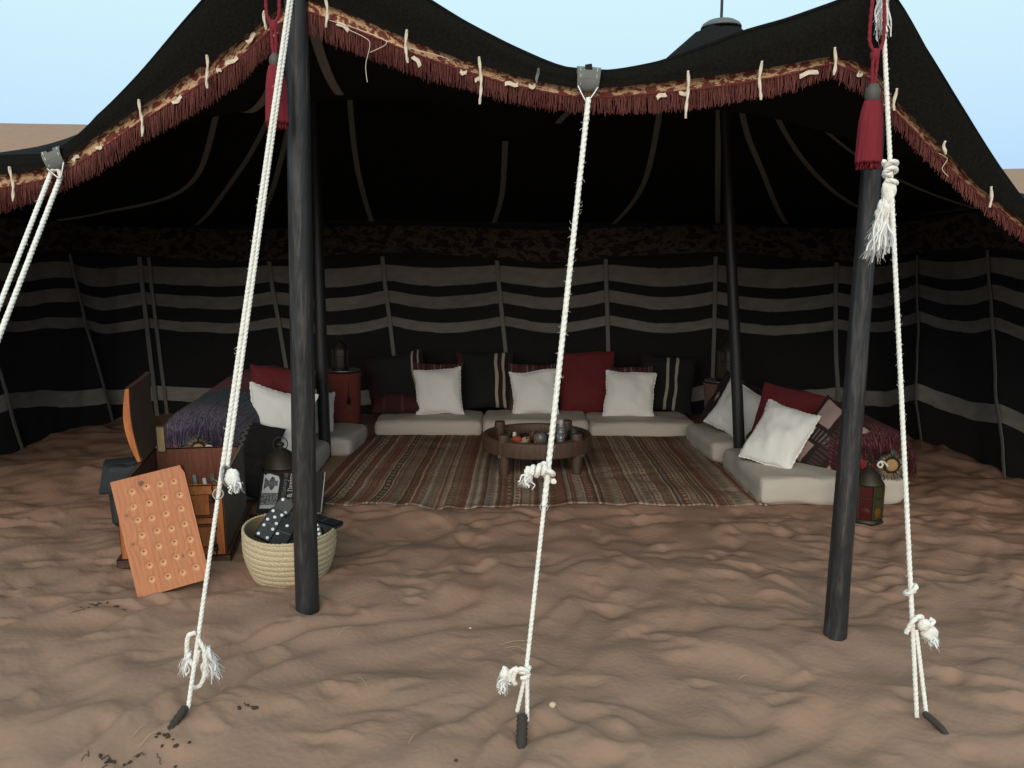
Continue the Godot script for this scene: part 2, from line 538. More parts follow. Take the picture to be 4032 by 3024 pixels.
func make_ropes() -> void:
	rng.seed = 5
	# 1: left pole rope, doubled down to a small steel ring
	var peg := Vector3(-1.165, gh(-1.165, -2.79) + .022, -2.79)
	var top := Vector3(-0.9, 3.02, -3.74)
	var o := thing("guy_rope", "thick white guy rope from the left front pole, doubled down to a steel ring", "rope", Transform3D(), "white guy ropes of the tent")
	var join := top.lerp(peg, 0.755)
	var p1 := straight(top, join, 0.0035)
	rope_piece("rope_strand", o, p1, 0.0100)
	rope_piece("rope_strand", o, straight(top + Vector3(.006, 0, -.013), top.lerp(peg, .725) + Vector3(.0165, 0, -.006), 0.0035), 0.0096)
	rope_piece("rope_strand", o, straight(join, peg, 0.0032), 0.0092)
	ring(o, "steel_ring", join + Vector3(0, -.002, .006), Vector3(.1, .35, 1).normalized(), 0.019, 0.003, M["tarnished"])
	ring(o, "steel_thimble", join + Vector3(.032, .065, 0), Vector3(.9, .2, .6).normalized(), 0.020, 0.004, M["tarnished"], 1.9)
	lump(o, "frayed_knob", join + Vector3(.052, .055, -.004), Vector3(.026, .036, .024), M["rope"], 3, .3)
	frayed(o, join + Vector3(.055, .06, .0), Vector3(.5, -.9, .1), .05, .35, 70, 9)
	var kn := top.lerp(peg, 0.925)
	rope_piece("rope_loop", o, smooth_path([kn + Vector3(-.005, .03, 0), kn + Vector3(-.03, .02, .01), kn + Vector3(-.035, -.05, .012), kn + Vector3(-.012, -.09, .01), kn + Vector3(.006, -.03, .014)], .0035), 0.010)
	rope_piece("rope_loop", o, smooth_path([kn + Vector3(0, .015, .004), kn + Vector3(.028, -.04, .012), kn + Vector3(.024, -.12, .014), kn + Vector3(.005, -.165, .016), kn + Vector3(-.025, -.172, .02)], .0035), 0.0095)
	frayed(o, kn + Vector3(.03, -.03, 0), Vector3(.3, -1, .05), .11, .22, 130, 10)
	frayed(o, kn + Vector3(-.035, -.04, 0), Vector3(-.3, -1, .05), .09, .18, 70, 12)
	loose_fibres(o, p1, .012, 120, 3)
	# 2: middle rope from the sagging front edge
	peg = Vector3(0.032, gh(.032, -2.7) + .04, -2.70)
	top = Vector3(0.305, 2.268, -3.43)
	o = thing("guy_rope", "white guy rope from the middle of the front edge, frayed knot before the low table", "rope", Transform3D(), "white guy ropes of the tent")
	join = top.lerp(peg, .69)
	p1 = straight(top, join, 0.0038)
	rope_piece("rope_strand", o, p1, 0.0125)
	var low := top.lerp(peg, .935)
	rope_piece("rope_strand", o, straight(join, low, 0.003), 0.0092)
	rope_piece("rope_strand", o, straight(low, Vector3(.018, peg.y, -2.735), .003), .0088)
	rope_piece("rope_strand", o, straight(low + Vector3(.004, 0, .004), Vector3(.053, peg.y - .015, -2.70), .003), .0088)
	ring(o, "steel_ring", join, Vector3(.1, .35, 1).normalized(), 0.0145, 0.0026, M["tarnished"])
	var k2 := top.lerp(peg, .632)
	knot(o, k2 + Vector3(0, -.01, .0), (peg - top).normalized(), .0118, 1.7, .95, 2)
	var coil := []
	for k in 26:
		var t := k / 25.0
		var a := t * TAU * 2.2 + .6
		coil.append(k2 + Vector3(-.012 - .05 * t, .006 - .012 * t + .0165 * cos(a), .010 + .0165 * sin(a)))
	rope_piece("knot", o, smooth_path(coil, .004), .0115)
	lump(o, "frayed_knob", k2 + Vector3(-.072, -.014, .006), Vector3(.018, .024, .018), M["rope"], 4, .4)
	frayed(o, k2 + Vector3(-.068, -.012, .0), Vector3(-.5, -.8, .2), .05, .4, 110, 14)
	knot(o, low + Vector3(-.006, 0, 0), (peg - top).normalized(), .0088, 1.4, .95, 6)
	rope_piece("knot", o, smooth_path([low + Vector3(.01, .005, .012), low + Vector3(-.02, .018, .016), low + Vector3(-.04, .0, .012), low + Vector3(-.045, -.03, .01), low + Vector3(-.036, -.045, .004)], .0035), .0095)
	rope_piece("knot", o, smooth_path([low + Vector3(-.03, .02, .01), low + Vector3(-.056, .004, .014), low + Vector3(-.056, -.03, .012)], .0035), .0092)
	lump(o, "frayed_knob", low + Vector3(-.074, -.012, .0), Vector3(.018, .026, .018), M["rope"], 7, .35)
	frayed(o, low + Vector3(-.072, -.01, .0), Vector3(-.15, -1, .1), .06, .3, 110, 16)
	loose_fibres(o, p1, .014, 170, 4)
	# 3: right pole rope
	peg = Vector3(1.458, gh(1.458, -2.79) + .012, -2.79)
	top = Vector3(1.432, 2.70, -3.40)
	o = thing("guy_rope", "white guy rope beside the right front pole, with a long frayed tail and lower knots", "rope", Transform3D(), "white guy ropes of the tent")
	low = top.lerp(peg, .885)
	p1 = straight(top, low, 0.0033)
	rope_piece("rope_strand", o, p1, 0.0102)
	rope_piece("rope_strand", o, straight(low, peg, .003), .0092)
	rope_piece("rope_strand", o, straight(low + Vector3(.014, -.01, 0), peg + Vector3(.03, .012, .008), .003), .0085)
	var k3 := top.lerp(peg, .268)
	var ax := (peg - top).normalized()
	knot(o, k3, ax, .0105, 2.2, 1.0, 3)
	knot(o, k3 + ax * .05, ax, .0098, 1.3, .9, 8)
	lump(o, "frayed_knob", k3 + Vector3(-.006, -.085, .008), Vector3(.024, .045, .022), M["rope"], 11, .45)
	lump(o, "frayed_knob", k3 + Vector3(-.016, -.165, .008), Vector3(.028, .055, .024), M["rope"], 15, .5)
	lump(o, "frayed_knob", k3 + Vector3(-.032, -.235, .01), Vector3(.026, .05, .022), M["rope"], 18, .55)
	frayed(o, k3 + Vector3(-.004, -.1, .008), Vector3(-.16, -1, .02), .19, .13, 210, 20)
	frayed(o, k3 + Vector3(-.01, -.17, .008), Vector3(-.3, -1, .02), .16, .26, 240, 21)
	frayed(o, top + Vector3(0, -.02, .012), Vector3(.02, -1, .05), .17, .12, 160, 22)
	lump(o, "frayed_knob", top + Vector3(0, -.03, .01), Vector3(.022, .07, .02), M["rope"], 17, .3)
	knot(o, top.lerp(peg, .838), ax, .0098, 1.2, .9, 5)
	rope_piece("knot", o, smooth_path([low + Vector3(-.028, -.02, .01), low + Vector3(-.008, .03, .016), low + Vector3(.022, .045, .012), low + Vector3(.032, .02, .004), low + Vector3(.05, .005, .01)], .0035), .0105)
	lump(o, "frayed_knob", low + Vector3(.036, .014, .01), Vector3(.022, .022, .02), M["rope"], 19, .2)
	rope_piece("knot", o, smooth_path([low + Vector3(.04, -.005, .014), low + Vector3(.058, .012, .014), low + Vector3(.07, .026, .01), low + Vector3(.058, .034, .002)], .0035), .0085)
	lump(o, "frayed_knob", low + Vector3(.06, -.022, .004), Vector3(.028, .028, .024), M["rope"], 23, .3)
	frayed(o, low + Vector3(.055, -.005, .006), Vector3(.35, -1, .1), .06, .35, 120, 25)
	loose_fibres(o, p1, .010, 200, 6)
	# 4: far left rope, a loop through the steel ring
	o = thing("guy_rope", "doubled white guy rope at far left, hanging from the strap ring and leaving the frame", "rope", Transform3D(), "white guy ropes of the tent")
	var r0 := Vector3(-2.05, 2.02, -3.83)
	p1 = straight(r0 + Vector3(-.02, -.01, .02), Vector3(-2.07, .1, -2.28), .004)
	rope_piece("rope_strand", o, p1, .0115)
	rope_piece("rope_strand", o, straight(r0 + Vector3(.022, -.015, .01), Vector3(-2.02, .02, -2.20), .004), .0115, 0.0, .0016)
	rope_piece("rope_loop", o, smooth_path([r0 + Vector3(-.02, -.012, .02), r0 + Vector3(-.014, .012, .012), r0 + Vector3(.01, .014, .006), r0 + Vector3(.022, -.016, .01)], .004), .0112)
	loose_fibres(o, p1, .0115, 160, 8)
	# pegs
	var g := Geo.new()
	mat("rusty_iron", Color(.042, .031, .026), .85)
	var peg_label := ["dark iron peg leaning in the hollow under the left guy rope", "thick dark iron peg at the foot of the middle guy rope", "short rusty iron peg at the foot of the right guy rope"]
	var pegs := [[Vector3(-1.172, .028, -2.795), Vector3(-1.20, -.02, -2.67), .015], [Vector3(.036, .05, -2.70), Vector3(.032, .0, -2.60), .0185], [Vector3(1.475, .035, -2.78), Vector3(1.51, .005, -2.70), .012]]
	for k in 3:
		g = Geo.new()
		var a: Vector3 = pegs[k][0]
		var b: Vector3 = pegs[k][1]
		a.y += gh(a.x, a.z); b.y += gh(b.x, b.z) - .004
		var rr: float = pegs[k][2]
		g.tube(smooth_path([a, a.lerp(b, .5) + Vector3(0, .004, 0), b, b + (b - a) * .25 + Vector3(0, -.03, 0)], .006), func(i: int, q: float): return rr * [.35, .8, 1.0][mini(i, 2)] * (1.0 + .10 * sin(q * 3 + i * 1.3)), 12)
		tag(put("tent_peg", g, M["rusty_iron"]), peg_label[k], "peg", "iron tent pegs")

# ------------------------------------------------------------------ tent
# front edge, left to right: x, z, top of flap, bottom of flap, bottom of fringe (metres)
var rows := [[-4.7, -4.3, 1.75, 1.6, 1.45], [-4.25, -4.25, 2.0, 1.85, 1.7], [-3.6, -4.15, 2.25, 2.1, 1.95], [-3.0, -4.1, 2.15, 2.05, 1.9], [-2.741, -4.05, 2.123, 2.017, 1.837], [-2.371, -3.945, 2.103, 2.02, 1.863],
	[-2.242, -3.908, 2.101, 2.023, 1.896], [-2.115, -3.87, 2.099, 2.034, 1.929], [-2.058, -3.865, 2.121, 2.058, 1.95], [-1.977, -3.858, 2.168, 2.091, 1.983], [-1.861, -3.848, 2.264, 2.166, 2.034], [-1.655, -3.83, 2.44, 2.282, 2.159],
	[-1.43, -3.81, 2.664, 2.415, 2.266], [-1.211, -3.79, 2.868, 2.535, 2.39], [-1.041, -3.774, 2.997, 2.658, 2.531], [-0.897, -3.76, 3.06, 2.734, 2.614], [-0.756, -3.735, 2.983, 2.686, 2.55], [-0.597, -3.705, 2.868, 2.616, 2.491],
	[-0.4, -3.669, 2.739, 2.53, 2.412], [-0.204, -3.63, 2.612, 2.449, 2.356], [-0.011, -3.589, 2.505, 2.386, 2.292], [0.179, -3.548, 2.416, 2.333, 2.253], [0.309, -3.52, 2.381, 2.312, 2.237], [0.44, -3.509, 2.388, 2.317, 2.232],
	[0.588, -3.497, 2.413, 2.333, 2.236], [0.733, -3.485, 2.459, 2.344, 2.245], [0.926, -3.47, 2.526, 2.364, 2.275], [1.094, -3.467, 2.572, 2.393, 2.304], [1.274, -3.463, 2.632, 2.424, 2.359], [1.434, -3.46, 2.692, 2.375, 2.282],
	[1.526, -3.476, 2.654, 2.261, 2.188], [1.673, -3.505, 2.467, 2.142, 2.066], [1.86, -3.541, 2.239, 1.986, 1.921], [2.028, -3.572, 2.035, 1.868, 1.81], [2.18, -3.6, 1.869, 1.77, 1.717], [2.414, -3.67, 1.716, 1.626, 1.536],
	[2.677, -3.75, 1.678, 1.586, 1.472], [3.1, -3.8, 1.75, 1.6, 1.5], [3.7, -3.9, 1.7, 1.55, 1.42], [4.3, -4.0, 1.5, 1.35, 1.2]]
const PEAKS := [[-1.6, -6.9, 3.5], [1.57, -6.6, 3.4]]
const BACK := -9.12
const RX := 90
const RZ := 54
var roof_h := PackedFloat32Array()

func edge(x: float, k: int) -> float:
	if x <= rows[0][0]: return rows[0][k]
	for i in rows.size() - 1:
		var a: Array = rows[i]
		var b: Array = rows[i + 1]
		if x <= b[0]:
			var t: float = (x - a[0]) / (b[0] - a[0])
			var p0: float = rows[maxi(i - 1, 0)][k]
			var p3: float = rows[mini(i + 2, rows.size() - 1)][k]
			return lerpf(lerpf(a[k], b[k], t), cubic_interpolate(a[k], b[k], p0, p3, t), 0.5)
	return rows[rows.size() - 1][k]

func roof_x(i: int) -> float:
	return -4.5 + 8.7 * i / RX

func solve_roof() -> void:
	# a stretched cloth: heights held at the front edge, the walls, the pole tops and the ridge rope; relaxed between them
	var w := RX + 1
	roof_h.resize(w * (RZ + 1))
	roof_h.fill(2.15)
	var held := PackedByteArray()
	held.resize(roof_h.size())
	var b2 := PackedFloat32Array()
	for i in w:
		var x := roof_x(i)
		var zf := edge(x, 1)
		b2.append(pow(RZ / (BACK - zf), 2))
		for j in RZ + 1:
			var v := float(j) / RZ
			var z := lerpf(zf, BACK, v)
			var k := j * w + i
			if j == 0: roof_h[k] = edge(x, 2); held[k] = 1
			elif j == RZ: roof_h[k] = 2.02; held[k] = 1
			elif i == 0 or i == RX: roof_h[k] = lerpf(edge(x, 2), 2.0, minf(1, v * 4)); held[k] = 1
			for pk in PEAKS:
				var d := Vector2(x - pk[0], z - pk[1]).length()
				if d < 0.44: roof_h[k] = pk[2] - 0.86 * maxf(0, d - .14); held[k] = 1
		if x > -1.2 and x < 1.15:
			var j := int(round((-6.75 - zf) / (BACK - zf) * RZ))
			var s := (x + 1.6) / 3.17
			roof_h[j * w + i] = 2.6 + 0.8 * pow(absf(2 * s - 1), 1.3); held[j * w + i] = 1
	var a2 := pow(RX / 8.7, 2)
	for it in 260:
		for j in range(1, RZ):
			for i in range(1, RX):
				var k := j * w + i
				if held[k]: continue
				var n := (a2 * (roof_h[k - 1] + roof_h[k + 1]) + b2[i] * (roof_h[k - w] + roof_h[k + w]) - 0.12) / (2 * a2 + 2 * b2[i])
				roof_h[k] += 1.85 * (n - roof_h[k])

func roof_at(x: float, z: float) -> float:
	var zf := edge(x, 1)
	var fi := clampf((x + 4.5) / 8.7 * RX, 0, RX - .001)
	var fj := clampf((z - zf) / (BACK - zf) * RZ, 0, RZ - .001)
	var i := int(fi)
	var j := int(fj)
	var w := RX + 1
	var k := j * w + i
	return lerpf(lerpf(roof_h[k], roof_h[k + 1], fi - i), lerpf(roof_h[k + w], roof_h[k + w + 1], fi - i), fj - j)

var wall_pts := [Vector2(-4.4, -4.2), Vector2(-4.34, -6.4), Vector2(-4.27, -8.3), Vector2(-4.12, -8.75), Vector2(-3.8, -8.92), Vector2(0, -8.92), Vector2(3.1, -8.9), Vector2(3.46, -8.72), Vector2(3.62, -8.3), Vector2(3.78, -6.4), Vector2(3.9, -3.95)]
var wall_len := PackedFloat32Array()

func wall_xy(s: float) -> Vector2:
	for i in wall_pts.size() - 1:
		if s <= wall_len[i + 1] or i == wall_pts.size() - 2:
			return (wall_pts[i] as Vector2).lerp(wall_pts[i + 1], (s - wall_len[i]) / (wall_len[i + 1] - wall_len[i]))
	return Vector2.ZERO

func wall_s(px: float, pz: float) -> float:
	var best := 1e9
	var r := 0.0
	for k in 800:
		var s := wall_len[wall_len.size() - 1] * k / 800.0
		var d := wall_xy(s).distance_squared_to(Vector2(px, pz))
		if d < best: best = d; r = s
	return r

var wall_ties := []   # arc length of each vertical tape at its top and its bottom

func wall_point(s: float, h: float, off := 0.0) -> Vector3:
	var q := wall_xy(s)
	var t := (wall_xy(minf(s + .15, wall_len[-1])) - wall_xy(maxf(s - .15, 0))).normalized()
	var n := Vector2(-t.y, t.x)   # towards the room
	# between two tapes the cloth hangs in a shallow swag and bellies outwards
	var f := 1.0 - h / 2.0
	var lo := 0.0
	var hi := wall_len[-1]
	for w in wall_ties:
		var c: float = lerpf(w[1], w[0], clampf(h / 2.0, 0, 1))
		if c <= s: lo = maxf(lo, c)
		else: hi = minf(hi, c)
	var u := (s - lo) / maxf(hi - lo, .01)
	var sw := sin(PI * u)
	var back := smoothstep(-7.6, -8.8, q.y)
	var y := h
	if h < 1.9:
		y -= back * (0.05 + 0.20 * f) * smoothstep(1.9, 1.5, h)
		y -= sw * 0.075 * minf(1.0, (hi - lo) / .9) * smoothstep(1.95, 1.4, h)
	y += .022 * n2(s * 1.3, h * .5, 70.0) * smoothstep(1.95, 1.5, h) + .03 * n2(s, 50.0, 28.0) * smoothstep(1.95, 1.2, h)
	var bulge := -0.06 * sw * (0.3 + f) + 0.035 * n2(s, h, 60.0) + 0.012 * n2(s + 40, h, 190.0) - 0.10 * f * f
	q += n * (bulge + off)
	return Vector3(q.x, y, q.y)

func tape_strip(called: String, pts: PackedVector3Array, side: Vector3, width: float, parent: Node3D, m: Material) -> void:
	var g := Geo.new()
	g.grid(func(u: float, v: float):
		var k := int(round(v * (pts.size() - 1)))
		var t := (pts[mini(k + 1, pts.size() - 1)] - pts[maxi(k - 1, 0)]).normalized()
		var n := t.cross(side).normalized()
		var s := n.cross(t).normalized()
		var a: float = u * TAU
		return pts[k] + s * cos(a) * width * .5 + n * sin(a) * .003, 10, pts.size() - 1, true)
	put(called, g, m, parent)

func twist_tie(parent: Node3D, x: float, z: float, y0: float, y1: float, m: Material) -> void:
	var g := Geo.new()
	var n := maxi(8, int((y0 - y1) / .004))
	var pts := PackedVector3Array()
	for k in n + 1:
		var t := float(k) / n
		pts.append(Vector3(x + .004 * sin(t * 5.0 + x * 9), lerpf(y0, y1, t), z + .002 * cos(t * 7)))
	g.tube(pts, func(k: int, a: float): return .0063 * (.52 + .55 * absf(cos(a - k * .24))) * (1.0 if k < n - 2 else .75), 12)
	put("twisted_tie", g, m, parent)

func make_tent() -> void:
	solve_roof()
	var tent := thing("bedouin_tent", "big black woven tent with striped walls, open at the front over the sand", "tent")
	var w := RX + 1
	var g := Geo.new()
	for j in RZ + 1:
		for i in w:
			var x := roof_x(i)
			var z := lerpf(edge(x, 1), BACK, float(j) / RZ)
			g.v(Vector3(x, roof_h[j * w + i] + .004 * n2(x, z, 200.0), z), Vector2(x, z))
	for j in RZ:
		for i in RX: g.quad(j * w + i, (j + 1) * w + i, (j + 1) * w + i + 1, j * w + i + 1)
	put("roof", g, M["inner_black"], tent)
	# front flap, rolled over the edge rope and hanging a hand's breadth
	g = Geo.new()
	g.grid(func(u: float, v: float):
		var x := lerpf(-4.7, 4.3, u)
		var t := edge(x, 2)
		var b := edge(x, 3)
		var z := edge(x, 1)
		var belly: float = sin(PI * pow(v, .7)) * (.015 + .10 * (t - b))
		var roll := 0.02 * sin(minf(v / .12, 1.0) * PI * .5)
		return Vector3(x, lerpf(t + .006, b, v) + .005 * n2(x * 3, v * 2, 60.0), z - .02 + roll + .05 * v + belly + .012 * n2(x, v * .6, 150.0)), 260, 16)
	# the lower hem turns under
	put("front_flap", g, M["tent_black"], tent)
	g = Geo.new()
	g.grid(func(u: float, v: float):
		var x := lerpf(-4.7, 4.3, u)
		var a: float = v * TAU
		return Vector3(x, edge(x, 2) + .012 * sin(a) + .002, edge(x, 1) - .006 - .014 * cos(a)), 260, 8)
	put("edge_rope_hem", g, M["tent_black"], tent)
	# printed lining strip behind the flap, seen below its hem
	var pn := FastNoiseLite.new()
	pn.seed = 9; pn.frequency = .03
	var pattern := func(u: float, v: float, ground: Color, leaf: Color, spot: Color):
		var a := pn.get_noise_2d(u * 900.0, v * 60.0)
		var b := pn.get_noise_2d(u * 1500.0 + 300.0, v * 110.0)
		var q := ground
		if absf(a) < .21 or b > .27: q = leaf
		if b < -.34: q = spot
		if absf(b) < .035: q = spot.lerp(ground, .4)
		return q
	textured("lining_print", picture(2048, 64, func(u: float, v: float): return pattern.call(u * 3.2, v, Color(.17, .045, .03), Color(.62, .43, .25), Color(.15, .035, .024))), .9)
	textured("frieze_print", picture(2048, 96, func(u: float, v: float): return pattern.call(u * 2.2, v * 1.1, Color(.018, .011, .010), Color(.075, .058, .044), Color(.013, .009, .009)) if v > .04 and v < .96 else Color(.02, .01, .01)), .95)
	g = Geo.new()
	g.grid(func(u: float, v: float):
		var x := lerpf(-4.7, 4.3, u)
		var b := edge(x, 3)
		var f := edge(x, 4)
		return Vector3(x, lerpf(b + .05, lerpf(b, f, .46), v), edge(x, 1) + .022 - .012 * v + .006 * n2(x * 2, v, 120.0)), 260, 3)
	put("lining_strip", g, M["lining_print"], tent)
	# fringe of dyed yarn
	g = Geo.new()
	rng.seed = 44
	var x := -3.2
	while x < 3.0:
		for layer in 2:
			var xx := x + rng.randfn(0, .002)
			var b := edge(xx, 3)
			var f := edge(xx, 4) - .012 + rng.randfn(0.0, .006) + (.03 if rng.randf() < .05 else 0.0)
			var y0 := lerpf(b, edge(xx, 4), .36)
			var z := edge(xx, 1) + .016 + .006 * layer + rng.randfn(0, .002)
			var lean := rng.randfn(0, .006) + .008 * n2(x, 3.0, 260.0)
			var tone := clampf(.5 + .5 * n2(x, 9.0 + layer, 330.0) + rng.randfn(0, .22), 0, 1)
			g.tint = Color(.115, .02, .022).lerp(Color(.235, .085, .07), tone)
			if rng.randf() < .06: g.tint = Color(.06, .012, .012)
			g.tube(vec([Vector3(xx, y0, z), Vector3(xx + lean * .4, lerpf(y0, f, .5), z + .004), Vector3(xx + lean + rng.randfn(0, .002), f, z + rng.randfn(0.002, .003))]), func(i, _a): return .0019 - .0003 * i, 3)
		x += .0036
	put("fringe", g, M["fringe"], tent, Transform3D(), "stuff")
	# the braid that heads the fringe
	g = Geo.new()
	var bp := PackedVector3Array()
	for k in 500:
		var bx := -3.2 + 6.2 * k / 499.0
		bp.append(Vector3(bx, lerpf(edge(bx, 3), edge(bx, 4), .37), edge(bx, 1) + .022))
	g.tube(bp, func(k: int, a: float): return .0042 + .0012 * sin(k * 1.9 + a), 6)
	put("fringe_braid", g, mat("braid", Color(.13, .02, .02), .9), tent)
	for q in [[-2.27, -3.864, 2.013, 1.879], [-1.628, -3.769, 2.284, 2.146], [-1.318, -3.741, 2.487, 2.368], [-1.053, -3.716, 2.67, 2.614], [-0.782, -3.68, 2.716, 2.613], [-0.439, -3.617, 2.559, 2.447], [-0.131, -3.555, 2.443, 2.276],
		[0.697, -3.427, 2.334, 2.172], [0.981, -3.409, 2.365, 2.238], [1.268, -3.403, 2.419, 2.334], [1.518, -3.414, 2.26, 2.195], [1.752, -3.463, 2.116, 2.083], [1.979, -3.508, 1.937, 1.872]]:
		twist_tie(tent, q[0], edge(q[0], 1) + .062, edge(q[0], 3) + .03, edge(q[0], 3) + .01 - (q[2] - q[3]), M["tie"])
	twist_tie(tent, .103, -3.49, 2.395, 2.336, M["grey_strap"])
	# scraps of white cloth tape left on the lining
	rng.seed = 8
	for q in [[-1.846, 2.13, .028], [-1.957, 2.087, .036], [-1.471, 2.328, .05], [-1.276, 2.45, .02], [-1.216, 2.487, .06], [-1.125, 2.58, .055], [-1.023, 2.597, .028], [-.716, 2.613, .06], [-.399, 2.458, .05], [-.203, 2.403, .028], [-.145, 2.373, .02], [-.002, 2.348, .055], [.083, 2.335, .028], [.6, 2.284, .04], [.691, 2.292, .04], [1.178, 2.363, .075], [1.379, 2.357, .02]]:
		g = Geo.new()
		var slope := atan2(edge(q[0] + .1, 3) - edge(q[0] - .1, 3), .2)
		g.grid(func(u: float, v: float): return Vector3((u - .5) * q[2], (v - .5) * .017 + .004 * sin(u * 6 + q[0] * 20), .004 * sin(u * 9.0 + v * 4.0 + q[0] * 30.0)), 6, 3)
		put("cloth_scrap", g, M["tie"], tent, Transform3D(Basis(Vector3.BACK, slope + rng.randfn(0, .2)), Vector3(q[0], q[1], edge(q[0], 1) + .034)))
	# loose white threads
	for q in [[[-0.70, 2.60], [-.62, 2.56], [-.60, 2.53], [-.62, 2.45], [-.615, 2.38]], [[-.78, 2.64], [-.66, 2.6], [-.55, 2.555], [-.53, 2.53], [-.60, 2.5]], [[-.43, 2.51], [-.36, 2.49], [-.28, 2.465], [-.26, 2.45]], [[1.74, 2.06], [1.78, 2.04], [1.76, 2.0], [1.79, 1.97]], [[1.96, 1.96], [2.0, 1.95], [2.03, 1.97], [2.03, 1.99]]]:
		g = Geo.new()
		var tp := []
		for e in q: tp.append(Vector3(e[0], e[1], edge(e[0], 1) + .04))
		g.tube(smooth_path(tp, .006), func(_i, _a): return .0015, 5)
		put("loose_thread", g, M["tie"], tent)
	# webbing straps and steel rings at the two low points
	for q in [[.306, 2.352, -3.475, -4.0, .096, .098], [-2.05, 2.085, -3.83, 20.0, .09, .095]]:
		var sx := at(q[0], q[1], q[2], 0, 0, q[3])
		g = Geo.new()
		var sw: float = q[4]
		var sh: float = q[5]
		g.grid(func(u: float, v: float):
			var a: float = v * TAU
			var taper := 1.0 - .12 * (0.5 - .5 * sin(a))
			return Vector3((u - .5) * sw * taper, sh * .5 * sin(a) - .004, .028 * cos(a) + .004 + .003 * n2(u * 2, v * 3, 120.0)), 12, 30)
		var strap := put("webbing_strap", g, M["grey_strap"], tent, sx)
		g = Geo.new()
		g.tube(smooth_path([Vector3(-.04, -.036, .03), Vector3(-.026, -.062, .034), Vector3(-.008, -.09, .036), Vector3(0, -.096, .036), Vector3(.008, -.09, .036), Vector3(.026, -.062, .034), Vector3(.04, -.036, .03)], .006), func(_i, _a): return .0042, 8)
		put("steel_ring", g, M["steel"], strap)
		for sd in [-1, 1]:
			for k in 3:
				g = Geo.new()
				g.box(Vector3(.004, .017, .003), .001, at(sd * (.034 - .002 * k), .03 - .026 * k, .031 - .004 * absf(k - 1), 0, 0, -6 * sd))
				put("stitch", g, M["steel"], strap)
		g = Geo.new()
		g.box(Vector3(.028, .03, .006), .002, at(-.002, .036, .024, 0, 20, 12))
		put("patch", g, M["dark_cloth"], strap)
	# walls
	wall_len = PackedFloat32Array([0.0])
	for i in wall_pts.size() - 1: wall_len.append(wall_len[i] + (wall_pts[i] as Vector2).distance_to(wall_pts[i + 1]))
	for q in [[-4.34, -6.4, -4.3, -7.28], [-4.27, -8.0, -4.15, -8.7], [-3.97, -8.9, -3.86, -8.9], [-2.63, -8.9, -2.36, -8.9], [-1.4, -8.9, -1.2, -8.9], [-.2, -8.9, 0.02, -8.9], [.97, -8.9, 1.09, -8.9], [2.16, -8.9, 2.2, -8.9], [3.38, -8.75, 3.44, -8.7], [3.66, -7.6, 3.68, -7.5], [3.78, -6.65, 3.79, -6.33], [3.85, -5.2, 3.85, -5.0], [-4.38, -5.2, -4.36, -5.6]]:
		wall_ties.append([wall_s(q[0], q[1]), wall_s(q[2], q[3])])
	var wn := FastNoiseLite.new()
	wn.seed = 6; wn.frequency = .05
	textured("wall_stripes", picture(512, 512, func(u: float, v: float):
		var h: float = lerpf(2.07, -.1, v) + .004 * wn.get_noise_2d(u * 900.0, 5.0)
		var fine := wn.get_noise_2d(u * 1800.0, v * 500.0) * .25
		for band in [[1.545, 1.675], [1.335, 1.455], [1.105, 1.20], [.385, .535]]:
			if h > band[0] and h < band[1]: return Color(.2, .187, .163) * (1.35 if h < .6 else 1.0) * (.85 + .3 * clampf(.5 + wn.get_noise_2d(u * 160.0 + 7.0, v * 90.0), 0, 1) + fine)  # lowest band made paler: stronger light low on the wall, painted into the cloth
		return Color(.011, .011, .0115) * (1.0 + fine)), .95)
	g = Geo.new()
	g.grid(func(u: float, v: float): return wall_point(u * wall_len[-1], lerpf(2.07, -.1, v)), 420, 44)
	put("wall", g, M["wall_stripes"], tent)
	for q in wall_ties:
		var pts := PackedVector3Array()
		for k in 23:
			var h := 1.74 - 1.80 * k / 22.0
			pts.append(wall_point(lerpf(q[1], q[0], h / 2.0), h, .018))
		var side := wall_point(q[0] + .1, 1.0) - wall_point(q[0] - .1, 1.0)
		tape_strip("wall_tape", pts, side, .045, tent, M["tape"])
	# second tape beside the rear left corner
	var pts2 := PackedVector3Array()
	for k in 23:
		var h := 1.74 - 1.80 * k / 22.0
		pts2.append(wall_point(lerpf(wall_ties[2][1], wall_ties[2][0], h / 2.0) + .09, h, .02))
	tape_strip("wall_tape", pts2, Vector3.RIGHT, .04, tent, M["tape"])
	# printed frieze along the wall top
	g = Geo.new()
	g.grid(func(u: float, v: float):
		var s: float = u * wall_len[-1]
		var q := wall_point(s, 2.0, .03)
		var sag := .05 * sin(s * 1.9) + .02 * n2(s, 2.0, 90.0)
		return Vector3(q.x, lerpf(2.03, 1.70, v) + sag * (.4 + .6 * v), q.z) + Vector3(0, 0, .03 * v), 300, 5)
	put("frieze", g, M["frieze_print"], tent)
